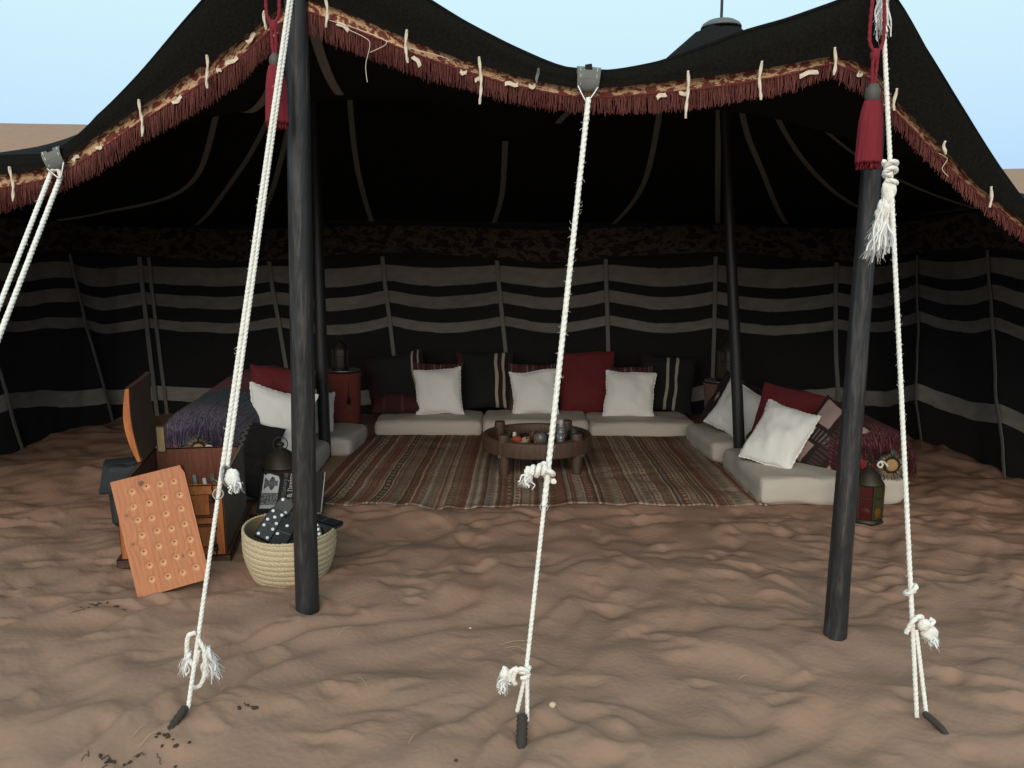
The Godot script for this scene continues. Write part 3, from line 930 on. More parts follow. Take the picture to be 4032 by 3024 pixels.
	# roof seam tapes, laid under the cloth
	var seams := [[[-1.0, -3.95], [-1.43, -4.89], [-2.75, -7.48], [-3.74, -7.7], [-4.15, -7.7]], [[-1.62, -7.0], [-2.21, -7.48], [-2.73, -8.01], [-3.3, -8.8]], [[-1.62, -7.0], [-2.08, -7.73], [-2.64, -8.82]], [[-.94, -4.0], [-.95, -4.28], [-.98, -4.9]],
		[[-1.36, -7.1], [-1.45, -7.94], [-1.48, -8.9]], [[-.05, -6.78], [-.09, -8.1], [-.19, -8.92]], [[1.22, -6.9], [1.24, -7.99], [1.08, -8.92]], [[.36, -3.65], [.45, -5.2], [.44, -6.2], [.36, -6.68]], [[1.62, -6.75], [1.76, -7.3], [2.16, -8.85]],
		[[1.66, -6.7], [1.96, -7.21], [2.3, -7.7], [2.85, -8.74]], [[1.7, -6.6], [2.49, -7.24], [3.03, -7.65], [3.6, -8.0]], [[1.75, -6.55], [3.11, -6.69], [3.78, -6.82]]]
	for q in seams:
		var cp := []
		for e in q: cp.append(Vector3(e[0], 0, e[1]))
		var flat := smooth_path(cp, .06)
		var up := PackedVector3Array()
		for e in flat: up.append(Vector3(e.x, roof_at(e.x, e.z) - .014, e.z))
		var dir := flat[flat.size() - 1] - flat[0]
		tape_strip("seam_tape", up, Vector3(-dir.z, 0, dir.x).normalized(), .052, tent, M["tape"])
	# metal cap over the right inner peak
	g = Geo.new()
	g.lathe([Vector2(.150, -.035), Vector2(.148, -.02), Vector2(.135, .0), Vector2(.10, .022), Vector2(.06, .034), Vector2(.02, .04), Vector2(.006, .05), Vector2(0, .05)], 32, Transform3D(), .03)
	var capm := put("peak_cap", g, mat("dull_zinc", Color(.12, .13, .135), .6, {"metallic": .3}), tent, at(1.585, 3.425, -6.6))
	g = Geo.new()
	g.tube(vec([Vector3(0, .04, 0), Vector3(0, .2, 0), Vector3(-.004, .5, 0)]), func(_i, _a): return .011, 8)
	put("spike", g, M["iron"], capm)

func make_poles() -> void:
	var specs := [
		["dark worn round front pole beside the basket of dominoes", Vector3(-.977, -.12, -3.754), Vector3(-.915, 3.06, -3.73), .056, .050, "pole_paint"],
		["grey-black shiny front pole on the right beside the red tassel", Vector3(1.418, -.12, -3.453), Vector3(1.487, 2.66, -3.5), .050, .037, "pole_paint"],
		["inner black pole standing behind the left front pole, between two mattresses", Vector3(-1.595, -.1, -6.93), Vector3(-1.6, 3.48, -6.9), .05, .046, "black_paint"],
		["slim inner black pole between the white pillows on the right", Vector3(1.868, -.1, -6.6), Vector3(1.585, 3.42, -6.6), .047, .04, "black_paint"]]
	for q in specs:
		var g := Geo.new()
		var a: Vector3 = q[1]
		var b: Vector3 = q[2]
		var l := a.distance_to(b)
		var r0: float = q[3]
		var r1: float = q[4]
		g.grid(func(u: float, v: float):
			var t: float = u * TAU
			var r := lerpf(r0, r1, v) * (1.0 + .022 * n3(Vector3(cos(t) * .5, v * 4.0, sin(t) * .5), 120.0))
			return Vector3(cos(t) * r + .006 * n2(v * 3, a.x, 60.0), v * l, -sin(t) * r), 40, 60)
		g.cap(Vector3(0, l, 0), 41 * 60, 40, true)
		var y := (b - a).normalized()
		var x := y.cross(Vector3.BACK).normalized()
		tag(put("tent_pole", g, M[q[5]], self, Transform3D(Basis(x, y, x.cross(y)), a)), q[0], "pole", "black tent poles")

func make_tassels() -> void:
	for q in [["red tassel hanging from the left front pole behind the doubled rope", Vector3(-.985, 2.195, -3.60), .088, .235, .042], ["large red tassel with a grey bead, hanging on the right front pole", Vector3(1.396, 2.0, -3.335), .094, .24, .052]]:
		var o := thing("tassel", q[0], "tassel", Transform3D(Basis(), q[1]), "red tassels on the poles")
		var wd: float = q[2]
		var ht: float = q[3]
		var g := Geo.new()
		g.grid(func(u: float, v: float):
			var a: float = u * TAU
			var rib := 1.0 + .10 * absf(sin(a * 22.0 + v * 1.2)) + .03 * sin(a * 9.0 + v * 4.0) + .03 * n2(cos(a) * 2, sin(a) * 2, 200.0)
			var prof := .5 * wd * (lerpf(1.0, .80, v) if v < .72 else lerpf(.82, .56, pow((v - .72) / .28, 1.6)))
			return Vector3(cos(a) * prof * rib, v * ht + (.006 * n2(a, 2.0, 300.0) if v < .02 else 0.0), sin(a) * prof * rib * .85), 136, 16, true)
		g.cap(Vector3(0, .012, 0), 0, 136, true)
		put("skirt", g, M["tassel_red"], o)
		rng.seed = 3
		g = Geo.new()
		for k in 220:
			var a := rng.randf() * TAU
			var r := wd * .5 * sqrt(rng.randf()) * .98
			var b := Vector3(cos(a) * r, 0, sin(a) * r * .85)
			g.tube(vec([b + Vector3(0, .03, 0), b * 1.02 + Vector3(0, -rng.randf_range(.0, .022), 0)]), func(_i, _a): return .002, 4)
		put("yarn_ends", g, M["tassel_red"], o, Transform3D(), "stuff")
		g = Geo.new()
		var bd: float = q[4]
		g.lathe([Vector2(.02, ht - .01), Vector2(bd * .52, ht + .002), Vector2(bd * .6, ht + bd * .4), Vector2(bd * .55, ht + bd * .8), Vector2(bd * .3, ht + bd * 1.15), Vector2(.008, ht + bd * 1.25)], 20)
		put("bead", g, M["bead"], o)
		var y := ht + bd * 1.2
		for k in 2:
			g = Geo.new()
			var s := -1.0 if k == 0 else 1.0
			g.tube(smooth_path([Vector3(s * .004, y - .02, 0), Vector3(s * .008, y + .07, .004), Vector3(s * .006, y + .11, .008), Vector3(s * .026, y + .16, .006), Vector3(s * .024, y + .28, .004), Vector3(s * .014, y + .40, 0), Vector3(s * .01, y + .52, -.01)], .006), func(i: int, a: float): return .0068 + .0012 * sin(a * 2 + i * .9), 8)
			put("cord", g, M["tassel_red"], o)
		g = Geo.new()
		g.lathe([Vector2(.008, y + .085), Vector2(.017, y + .095), Vector2(.018, y + .115), Vector2(.009, y + .13)], 12)
		put("cord_knot", g, M["tassel_red"], o)

# ------------------------------------------------------------------ seating
func pillow_geo(w: float, h: float, t: float, sd: int, pinch := .09, floppy := .02) -> Geo:
	var g := Geo.new()
	var s0 := Vector3(sd * 3.7, sd * 1.3, sd * 2.1)
	g.grid(func(u: float, v: float):
		var front := u < .5
		var xx: float = u * 2.0 if front else (1.0 - u) * 2.0
		var a := sin((xx - .5) * PI)
		var b := sin((v - .5) * PI)
		var z := t * .5 * pow(maxf(0.0, (1 - a * a) * (1 - b * b)), .40)
		var q := Vector3(a * w * .5 * (1 - pinch * (1 - b * b)), -b * h * .5 * (1 - pinch * (1 - a * a)), z if front else -z)
		var inner := (1 - a * a) * (1 - b * b)
		# creases running in from the corners, soft dents
		q.z += (.020 * n3(q + s0, 520.0) + .011 * n3(q + s0 * 2, 1300.0)) * sqrt(inner) * (1 if front else -1)
		var cc := Vector2(absf(a) - 1.0, absf(b) - 1.0)
		var fan := atan2(cc.y, cc.x)
		q.z += .007 * sin(fan * 15.0 + sd + signf(a) * 2.0 + signf(b)) * smoothstep(.75, .15, cc.length()) * sqrt(inner) * (1 if front else -1)
		q += Vector3(n3(q + s0, 260.0), n3(q - s0, 260.0), n3(q + s0 * 2, 230.0) * 1.5) * floppy * 1.2
		return q, 56, 26, true)
	for k in g.uv.size():
		var u := g.uv[k].x
		g.uv[k].x = u * 2.0 if u < .5 else (1.0 - u) * 2.0
	return g

func pillow(called: String, label: String, xf: Transform3D, w: float, h: float, t: float, m: Material, sd: int, group := "", trim := false, pinch := .09) -> Node3D:
	var o := thing(called, label, "pillow" if trim else "cushion", xf, group)
	put("cover", pillow_geo(w, h, t, sd, pinch, .02 if trim else .016), m, o)
	if trim:   # little scalloped edging
		var g := Geo.new()
		var s0 := Vector3(sd * 3.7, sd * 1.3, sd * 2.1)
		var pts := PackedVector3Array()
		for k in 241:
			var f: float = fposmod(k / 240.0 * 4.0, 4.0)
			var e: float = f - floor(f)
			var q := [Vector2(-1 + 2 * e, -1), Vector2(1, -1 + 2 * e), Vector2(1 - 2 * e, 1), Vector2(-1, 1 - 2 * e)]
			var c: Vector2 = q[int(f)]
			var pp := Vector3(c.x * w * .5 * (1 - pinch * (1 - c.y * c.y)), -c.y * h * .5 * (1 - pinch * (1 - c.x * c.x)), 0)
			pp += Vector3(n3(pp + s0, 260.0), n3(pp - s0, 260.0), n3(pp + s0 * 2, 230.0) * 1.5) * .024
			pts.append(pp)
		g.tube(pts, func(k, _a): return .0055 + .0045 * absf(sin(k * .62)), 7)
		put("edge_trim", g, m, o)
	return o

func soft_block(w: float, h: float, d: float, r: float, sd: int) -> Geo:
	# a stuffed block: rounded, slightly domed and wrinkled; base at y = 0
	var g := Geo.new()
	var ids := {}
	var n := 18
	var half := Vector3(w, h, d) * .5
	for ax in 3:
		for s in [-1, 1]:
			var u := (ax + 1) % 3
			var v := (ax + 2) % 3
			var at_ := []
			for j in n + 1:
				for i in n + 1:
					var q := Vector3.ZERO
					q[ax] = s
					q[u] = sin((float(i) / n - .5) * PI * .98) / sin(.49 * PI)
					q[v] = sin((float(j) / n - .5) * PI * .98) / sin(.49 * PI)
					var full := q * half
					var core := full.clamp(-(half - Vector3.ONE * r), half - Vector3.ONE * r)
					var dirv := (full - core)
					var pos := core + dirv.normalized() * r if dirv.length() > 1e-6 else full
					pos += q * Vector3(.02, .025, .02) * ((1 - q.x * q.x) + (1 - q.z * q.z)) * .35
					pos += Vector3(n3(pos + Vector3.ONE * sd, 330.0), n3(pos - Vector3.ONE * sd, 300.0), n3(pos + Vector3.UP * sd, 330.0)) * .014
					pos += q * .005 * n3(pos * Vector3(1.0, .35, 1.0) + Vector3.ONE * sd, 1500.0)
					pos.y += half.y
					# gathered cloth near the lower hem
					if q.y < -.2: pos += Vector3(q.x, 0, q.z) * .006 * sin((pos.x + pos.z) * 95.0 + sd) * clampf(-q.y - .2, 0, 1)
					var key := Vector3i((q * 10000.0).round())
					if not ids.has(key): ids[key] = g.v(pos, Vector2(q.x, q.z))
					at_.append(ids[key])
			for j in n:
				for i in n:
					var k := j * (n + 1) + i
					if s > 0: g.quad(at_[k], at_[k + n + 1], at_[k + n + 2], at_[k + 1])
					else: g.quad(at_[k], at_[k + 1], at_[k + n + 2], at_[k + n + 1])
	return g

func mattress(label: String, x: float, z: float, w: float, d: float, h: float, yaw: float, sd: int) -> void:
	var o := thing("floor_mattress", label, "mattress", at(x, gh(x, z) - .004, z, yaw), "cream floor mattresses")
	put("cover", soft_block(w, h, d, .055, sd), M["mattress_cotton"], o)
	var g := Geo.new()   # piped seam round the upper edge
	var pts := PackedVector3Array()
	for k in 121:
		var f: float = fposmod(k / 120.0 * 4.0, 4.0)
		var e: float = f - floor(f)
		var q: Vector2 = [Vector2(-1 + 2 * e, -1), Vector2(1, -1 + 2 * e), Vector2(1 - 2 * e, 1), Vector2(-1, 1 - 2 * e)][int(f)]
		q.x = signf(q.x) * minf(absf(q.x), .96); q.y = signf(q.y) * minf(absf(q.y), .96)
		pts.append(Vector3(q.x * w * .5, h * .86, q.y * d * .5))
	g.tube(pts, func(_k, _a): return .004, 6)
	put("seam_piping", g, M["mattress_cotton"], o)

func stripes_tex(called: String, sd: int, base: Color, marks: Array, w := 256) -> void:   # marks: [from, to, colour] across
	var n := FastNoiseLite.new()
	n.seed = sd; n.frequency = .1
	woven(textured(called, picture(w, 64, func(u: float, v: float):
		var q := base
		for k in marks:
			if u > k[0] and u < k[1]: q = k[2]
		return q * (1.0 + .3 * n.get_noise_2d(u * 900.0, v * 200.0))), .95), .4, 1.0)
	M[called].uv1_triplanar = false
	M[called].normal_texture = null; M[called].normal_enabled = false

func make_seating() -> void:
	mattress("cream floor mattress along the back wall, left of the low table", -.81, -8.17, 1.04, .68, .145, 0, 1)
	mattress("cream floor mattress along the back wall, directly behind the low table", .225, -8.15, 1.02, .68, .145, 0, 2)
	mattress("cream floor mattress along the back wall, right of the low table", 1.25, -8.1, 1.02, .68, .145, 1, 3)
	mattress("cream mattress at the left, nearest the chest and the big white pillow", -2.0, -6.22, .95, 1.26, .17, 0, 4)
	mattress("short cream mattress at the left in front of the red woven drum", -1.84, -7.33, .95, .74, .16, -2, 5)
	mattress("cream mattress at the right front with gathered hem, nearest the coloured lantern", 2.19, -6.0, 1.0, 1.03, .185, 0, 6)
	mattress("cream mattress at the right rear, behind the inner pole", 2.13, -7.15, 1.0, .92, .17, 2, 7)
	var wc: Material = M["white_cotton"]
	var gp := "white square pillows"
	pillow("pillow", "white scalloped pillow leaning on the back wall, leftmost of the three at the back", at(-.735, .37, -8.2, 2, -14, 3), .47, .46, .17, wc, 1, gp, true)
	pillow("pillow", "white pillow with a raised right corner, left of the tall red cushion", at(.225, .355, -8.2, -3, -14, 3), .47, .47, .17, wc, 2, gp, true, .12)
	pillow("pillow", "white pillow on the back wall just right of the tall red cushion", at(1.17, .345, -8.15, -4, -16, -3), .50, .46, .17, wc, 3, gp, true, .06)
	pillow("pillow", "large white pillow on the left mattress behind the front pole", at(-1.745, .455, -6.12, 22, -14, -13), .5, .50, .19, wc, 4, gp, true, .14)
	pillow("pillow", "white pillow mostly hidden behind the two left poles, only its right corner showing", at(-1.80, .31, -7.22, 30, -24, -10), .46, .44, .16, wc, 5, gp, true)
	pillow("pillow", "large tilted white pillow on the right front mattress", Transform3D(Basis(Vector3(.685, -.171, .707).normalized(), Vector3(.514, .802, -.305).normalized(), Vector3(.685, -.171, .707).cross(Vector3(.514, .802, -.305)).normalized()).orthonormalized(), Vector3(1.955, .385, -5.93)), .40, .49, .17, wc, 6, gp, true, .05)
	pillow("pillow", "white pillow half behind the slim inner pole on the right", at(1.93, .38, -7.0, -52, -20, -20), .46, .46, .16, wc, 7, gp, true, .12)
	# dark back cushions with pale double stripes
	var cream := Color(.36, .31, .25)
	var maroon := Color(.04, .008, .01)
	stripes_tex("cushion_dark_a", 3, Color(.012, .011, .012), [[.0, .3, Color(.02, .008, .009)], [.70, .725, cream], [.79, .815, cream], [.725, .79, Color(.012, .008, .008)], [.86, 1.0, Color(.02, .012, .01)]])
	stripes_tex("cushion_dark_b", 4, Color(.008, .009, .01), [[.0, .2, Color(.06, .008, .012)], [.60, .64, cream], [.70, .74, cream], [.64, .70, Color(.02, .01, .01)], [.78, 1.0, Color(.016, .012, .011)]])
	stripes_tex("cushion_dark_c", 5, Color(.008, .009, .01), [[.47, .505, cream], [.575, .61, cream], [.66, 1.0, Color(.012, .01, .01)]])
	var many := []
	rng.seed = 6
	for k in 26: many.append([k / 26.0, k / 26.0 + .025, [Color(.12, .02, .02), Color(.05, .03, .03), Color(.18, .12, .1), Color(.02, .015, .02)][rng.randi_range(0, 3)]])
	stripes_tex("cushion_multi", 6, Color(.05, .015, .016), many)
	var gd := "dark back cushions"
	pillow("back_cushion", "dark back cushion with a slanted pale double stripe, left end of the back wall", at(-1.19, .43, -8.52, 0, -10, 9), .66, .60, .2, M["cushion_dark_a"], 11, gd)
	pillow("back_cushion", "black back cushion with an upright pale double stripe between two white pillows", at(-.27, .43, -8.55, 0, -9, 1), .62, .62, .2, M["cushion_dark_b"], 12, gd)
	pillow("back_cushion", "black back cushion with a pale double stripe, right end of the back wall", at(1.60, .40, -8.5, 0, -10, -6), .6, .60, .2, M["cushion_dark_c"], 13, gd)
	pillow("back_cushion", "multicoloured striped cushion peeping over the leftmost back pillow", at(-.74, .39, -8.42, 0, -10, 0), .52, .50, .18, M["cushion_multi"], 14, gd)
	pillow("back_cushion", "striped dark cushion just showing above the white pillow behind the table", at(.21, .385, -8.42, 0, -10, 0), .5, .50, .18, M["cushion_multi"], 15, gd)
	pillow("back_cushion", "striped dark cushion just showing above the rightmost back pillow", at(1.2, .36, -8.38, 0, -10, 0), .5, .50, .18, M["cushion_multi"], 16, gd)
	pillow("red_cushion", "tall plain dark red cushion standing in the middle of the back wall", at(.77, .43, -8.42, 0, -8, 0), .56, .64, .2, M["red_velvet"], 17, "", false, .04)
	stripes_tex("maroon_weave", 8, Color(.045, .012, .014), [[.1, .12, maroon * 3], [.3, .33, maroon * 2.5], [.55, .58, maroon * 3], [.8, .83, maroon * 2.4]])
	pillow("lumbar_cushion", "low maroon bolster lying at the left end of the back mattress", at(-1.14, .25, -8.2, 4, -60, 4), .5, .24, .18, M["maroon_weave"], 18)
	pillow("red_cushion", "red velvet cushion behind the tilted white pillow on the right", at(2.16, .42, -6.42, -40, -16, -8), .52, .50, .2, M["red_velvet"], 19, "", false, .05)
	pillow("red_cushion", "bright red cushion above the large white pillow on the left", at(-1.80, .60, -6.42, 20, -12, -6), .50, .46, .18, M["red_velvet"], 20, "", false, .05)
	# patterned cushion, right: dark brown with pale pink panels
	textured("panel_weave", picture(192, 192, func(u: float, v: float):
		var q := Color(.022, .011, .011)
		for c in [[.16, .40], [.62, .86]]:
			for r in [[.12, .42], [.60, .90]]:
				if u > c[0] and u < c[1] and v > r[0] and v < r[1]: q = Color(.32, .23, .215)
		if v > .46 and v < .56 and u > .1 and u < .9 and fmod(u * 22.0, 1.0) < .5: q = Color(.12, .1, .09)
		if u > .46 and u < .56 and fmod(v * 22.0, 1.0) < .5: q = Color(.05, .03, .03)
		return q), .95)
	pillow("patterned_cushion", "dark brown cushion with pale pink panels, behind the right front pole", at(2.30, .335, -5.84, -34, -24, -32), .54, .54, .16, M["panel_weave"], 21)
	textured("brown_motif", picture(128, 128, func(u: float, v: float): return Color(.28, .25, .22) if absf(fmod(u * 6, 1) - .5) + absf(fmod(v * 3, 1) - .5) < .22 and absf(v - .5) < .2 else Color(.02, .012, .012)), .95)
	pillow("patterned_cushion", "dark patterned cushion leaning on the right woven drum", at(1.98, .38, -7.36, -38, -20, -22), .44, .5, .15, M["brown_motif"], 22)
	# black cushions with grey braid, left
	textured("braid_weave", picture(256, 256, func(u: float, v: float):
		var q := Color(.009, .008, .009)
		if u > .40 and u < .52:
			var z := absf(fmod(v * 15.0, 1.0) - .5) * 2.0
			if absf((u - .46) / .06 * (1.0 if u > .46 else -1.0) - z) < .4: q = Color(.09, .088, .085)
		return q), .95)
	pillow("black_cushion", "black cushion with a grey woven braid, beside the large white pillow", at(-1.93, .30, -5.78, 20, -26, -22), .5, .52, .18, M["braid_weave"], 23)
	pillow("black_cushion", "black cloth cushion slumped at the mattress edge behind the lantern", at(-1.80, .19, -5.52, 10, -50, -16), .46, .34, .14, M["dark_cloth"], 24)

func saddle(called: String, label: String, x: float, z0: float, z1: float, hw: float, h0: float, h1: float, base: float, cloth: Material, fringe_a: Color, fringe_b: Color, pale: Color, bend: float) -> void:
	# a camel-saddle armrest under a draped blanket, its near end fringed
	var o := thing(called, label, "armrest", at(x, base, 0))
	var sect := func(s: float, t: float, out: float) -> Vector3:
		var end := minf(1.0, s / .16)
		var round_ := sqrt(maxf(0.0, 1.0 - pow(1.0 - end, 2)))
		var h := lerpf(h0, h1, smoothstep(0.0, .8, s)) * lerpf(.35, 1.0, round_)
		var a := PI * t
		var z := lerpf(z0, z1, s)
		var fold := 1.0 + .03 * n2(s * 3, t * 5, 90.0)
		return Vector3(-cos(a) * hw * (.55 + .45 * round_) * fold + bend * s, pow(sin(a), .6) * h * fold, z) * 1.0 + Vector3(0, out, out)
	var g := Geo.new()
	g.grid(func(u: float, v: float): return sect.call(v, u, 0.0), 48, 50)
	put("blanket", g, cloth, o)
	rng.seed = int(absf(x) * 100)
	g = Geo.new()
	for k in 520:
		var t := rng.randf_range(.04, .96)
		var s := rng.randf_range(.0, .05) if k % 3 else rng.randf_range(.05, .11)
		var q: Vector3 = sect.call(s, t, .004)
		var l := rng.randf_range(.07, .13)
		g.tint = fringe_a.lerp(fringe_b, rng.randf())
		if rng.randf() < .08: g.tint = pale
		var w := Vector3(rng.randfn(0, .008), -l, rng.randf_range(.004, .02))
		g.tube(vec([q, q + w * .5 + Vector3(0, .012, .006), q + w]), func(i, _a): return .0028 - .0004 * i, 3)
	put("fringe", g, M["fringe"], o, Transform3D(), "stuff")
	g = Geo.new()
	g.grid(func(u: float, v: float):
		var a: float = v * TAU
		var k := (u - .5) * 2.0
		return Vector3(k * hw * .62, .055 + .035 * sin(a) + .05 * k * k, z0 + .05 + .012 * cos(a) - .10 * k * k), 30, 10)
	put("embroidered_band", g, M["red_dots"], o)
	g = Geo.new()
	var disc := at(.06 if bend >= 0 else .02, h0 * .30, z0 + .10)
	g.lathe([Vector2(.085, -.03), Vector2(.085, .0), Vector2(.06, .016), Vector2(.0, .02)], 24, Transform3D(Basis(Vector3.RIGHT, PI / 2), Vector3.ZERO))
	var knob := put("end_knob", g, M["fur_dark"], o, disc)
	g = Geo.new()
	for k in 260:
		var a := rng.randf() * TAU
		var d := Vector3(cos(a), sin(a), .35)
		var r := rng.randf_range(.045, .09)
		g.tint = Color(.05, .05, .055).lerp(Color(.22, .22, .23), rng.randf())
		if r < .06: g.tint = Color(.4, .24, .1).lerp(Color(.5, .36, .2), rng.randf())
		var q := d * Vector3(r, r, 0) + Vector3(0, 0, .012)
		g.tube(vec([q, q + d * .018, q + d * .032 + Vector3(0, -.006, 0)]), func(i, _a): return .0022 - .0006 * i, 3)
	put("hair_tuft", g, M["fringe"], knob, Transform3D(), "stuff")
	g = Geo.new()
	g.lathe([Vector2(.045, .0), Vector2(.04, .016), Vector2(.014, .02), Vector2(0, .012)], 20, Transform3D(Basis(Vector3.RIGHT, PI / 2), Vector3(0, 0, .01)))
	put("hide_centre", g, M["hide"], knob)
	g = Geo.new()
	var cx := .075 if bend > 0 else -.1
	g.tube(smooth_path([Vector3(cx + .06, .0, .05), Vector3(cx + .03, .03, .055), Vector3(cx, .035, .06), Vector3(cx - .015, .012, .062), Vector3(cx + .005, -.004, .062), Vector3(cx + .02, .014, .06), Vector3(cx + .005, .032, .058)], .005), func(_i, _a): return .0065, 8)
	put("white_cord", g, M["rope"], knob)

func make_saddles() -> void:
	textured("red_dots", picture(256, 32, func(u: float, v: float):
		if absf(v - .25) < .06 or absf(v - .72) < .06:
			if fmod(u * 26.0, 1.0) < .45: return Color(.5, .42, .4)
		return Color(.25, .014, .022)), .9)
	mat("fur_dark", Color(.012, .013, .014), .95)
	mat("hide", Color(.42, .26, .12), .95)
	var n := FastNoiseLite.new()
	n.seed = 15; n.frequency = .05
	textured("blanket_left", picture(256, 256, func(u: float, v: float):
		var line := fmod(u * 46.0 + .4 * n.get_noise_2d(u * 40, v * 120), 1.0)
		var q := Color(.075, .07, .09).lerp(Color(.022, .06, .068), smoothstep(.18, .28, v))
		q = q.lerp(Color(.12, .032, .042), smoothstep(.36, .42, v))
		if line < .22: q = q.lerp(Color(.14, .13, .15) if v < .4 else Color(.3, .17, .17), .6)
		if v < .4 and fmod(u * 31.0, 1.0) < .14: q = Color(.05, .03, .09)
		return q * (1.0 + .4 * n.get_noise_2d(u * 1400.0, v * 300.0))), .95)
	textured("blanket_right", picture(256, 256, func(u: float, v: float):
		var line := fmod(u * 40.0 + .4 * n.get_noise_2d(u * 40, v * 120), 1.0)
		var q := Color(.075, .016, .022)
		if line < .2: q = Color(.16, .075, .075)
		return q * (1.0 + .4 * n.get_noise_2d(u * 1400.0, v * 300.0))), .95)
	saddle("saddle_armrest", "armrest draped with a purple-fringed blanket behind the open chest", -2.2, -5.66, -7.0, .34, .36, .52, .26, M["blanket_left"], Color(.05, .02, .06), Color(.11, .09, .16), Color(.25, .22, .3), .16)
	saddle("saddle_armrest", "armrest draped with a dark red fringed blanket on the right mattress", 2.56, -5.62, -7.0, .32, .33, .40, .17, M["blanket_right"], Color(.04, .008, .012), Color(.1, .02, .026), Color(.16, .05, .05), -.16)

func make_rug() -> void:
	rng.seed = 21
	var bands := []
	var x := 0.0
	var cols := [Color(.15, .075, .052), Color(.17, .06, .045), Color(.27, .20, .145), Color(.2, .17, .145), Color(.07, .046, .038), Color(.34, .28, .22), Color(.17, .115, .085)]
	var last := -1
	while x < 1.0:
		var k := rng.randi_range(0, cols.size() - 1)
		if k == last: continue
		last = k
		var wd := rng.randf_range(.0024, .0062)
		var motif := 0
		if rng.randf() < .24:
			wd = rng.randf_range(.014, .022); motif = rng.randi_range(1, 3)
		bands.append([x, x + wd, cols[k], motif, cols[(k + rng.randi_range(1, 5)) % cols.size()], rng.randf_range(26, 44)])
		x += wd
	var look := PackedInt32Array()
	var b := 0
	for i in 1600:
		var u := (i + .5) / 1600.0
		while b < bands.size() - 1 and u >= bands[b][1]: b += 1
		look.append(b)
	var n := FastNoiseLite.new()
	n.seed = 2; n.frequency = .02
	var tex := picture(1600, 640, func(u: float, v: float):
		var uu := clampf(u + .0012 * n.get_noise_2d(v * 500.0, u * 90.0), 0, .9999)
		var q: Array = bands[look[int(uu * 1600)]]
		var c: Color = q[2]
		if q[3] > 0:
			var t: float = (uu - q[0]) / (q[1] - q[0])
			var r := fmod(v * q[5], 1.0)
			if q[3] == 1 and absf(t - .5) + absf(r - .5) < .36 and absf(t - .5) + absf(r - .5) > .12: c = q[4]
			if q[3] == 2 and absf(absf(r - .5) * 2.0 * .6 + .2 - t) < .14: c = q[4]
			if q[3] == 3 and r < .45 and t > .25 and t < .75: c = q[4]
		return c.lerp(Color(.16, .12, .095), .22) * (1.22 + .32 * n.get_noise_2d(u * 6000.0, v * 1800.0) + .2 * n.get_noise_2d(u * 200.0, v * 130.0)))
	textured("kilim", tex, .97, {"metallic_specular": .1})
	var g := Geo.new()
	var f := func(u: float, v: float, under: bool) -> Vector3:
		var front := -5.44 + .035 * sin(u * 5.0 + .6) + .02 * n2(u * 3, 1.0, 150.0)
		var left := -1.42 + .06 * n2(v, 4.0, 120.0) + .09 * (1.0 - v)
		var right := 1.74
		var px := lerpf(left, right, u)
		var pz := lerpf(-7.95, front, v)
		var y := gh(px, pz) + .014 + .006 * n2(px, pz, 170.0) + .006 * sin(px * 3.0) * (1.0 - absf(2 * v - 1)) + .012 * smoothstep(.9, .0, u) * 0.0
		var near := smoothstep(.86, 1.0, v)
		y += .012 * absf(n2(px, 3.0, 220.0)) * near
		return Vector3(px, y - (.011 if under else 0.0), pz)
	g.grid(func(u: float, v: float): return f.call(u, v, false), 170, 120)
	var top := g.p.size()
	var e := Geo.new()
	put("rug_pile", g, M["kilim"], tag_rug())
	# thickness along the front and side edges
	e.grid(func(u: float, v: float): return f.call(u, 1.0, v > .5) + Vector3(0, 0, .003 * v), 170, 1)
	put("rug_edge", e, M["kilim"], get_node("striped_rug"))
	top = 0

func tag_rug() -> Node3D:
	return thing("striped_rug", "brown and red striped flat-woven rug on the sand between the mattresses", "rug")

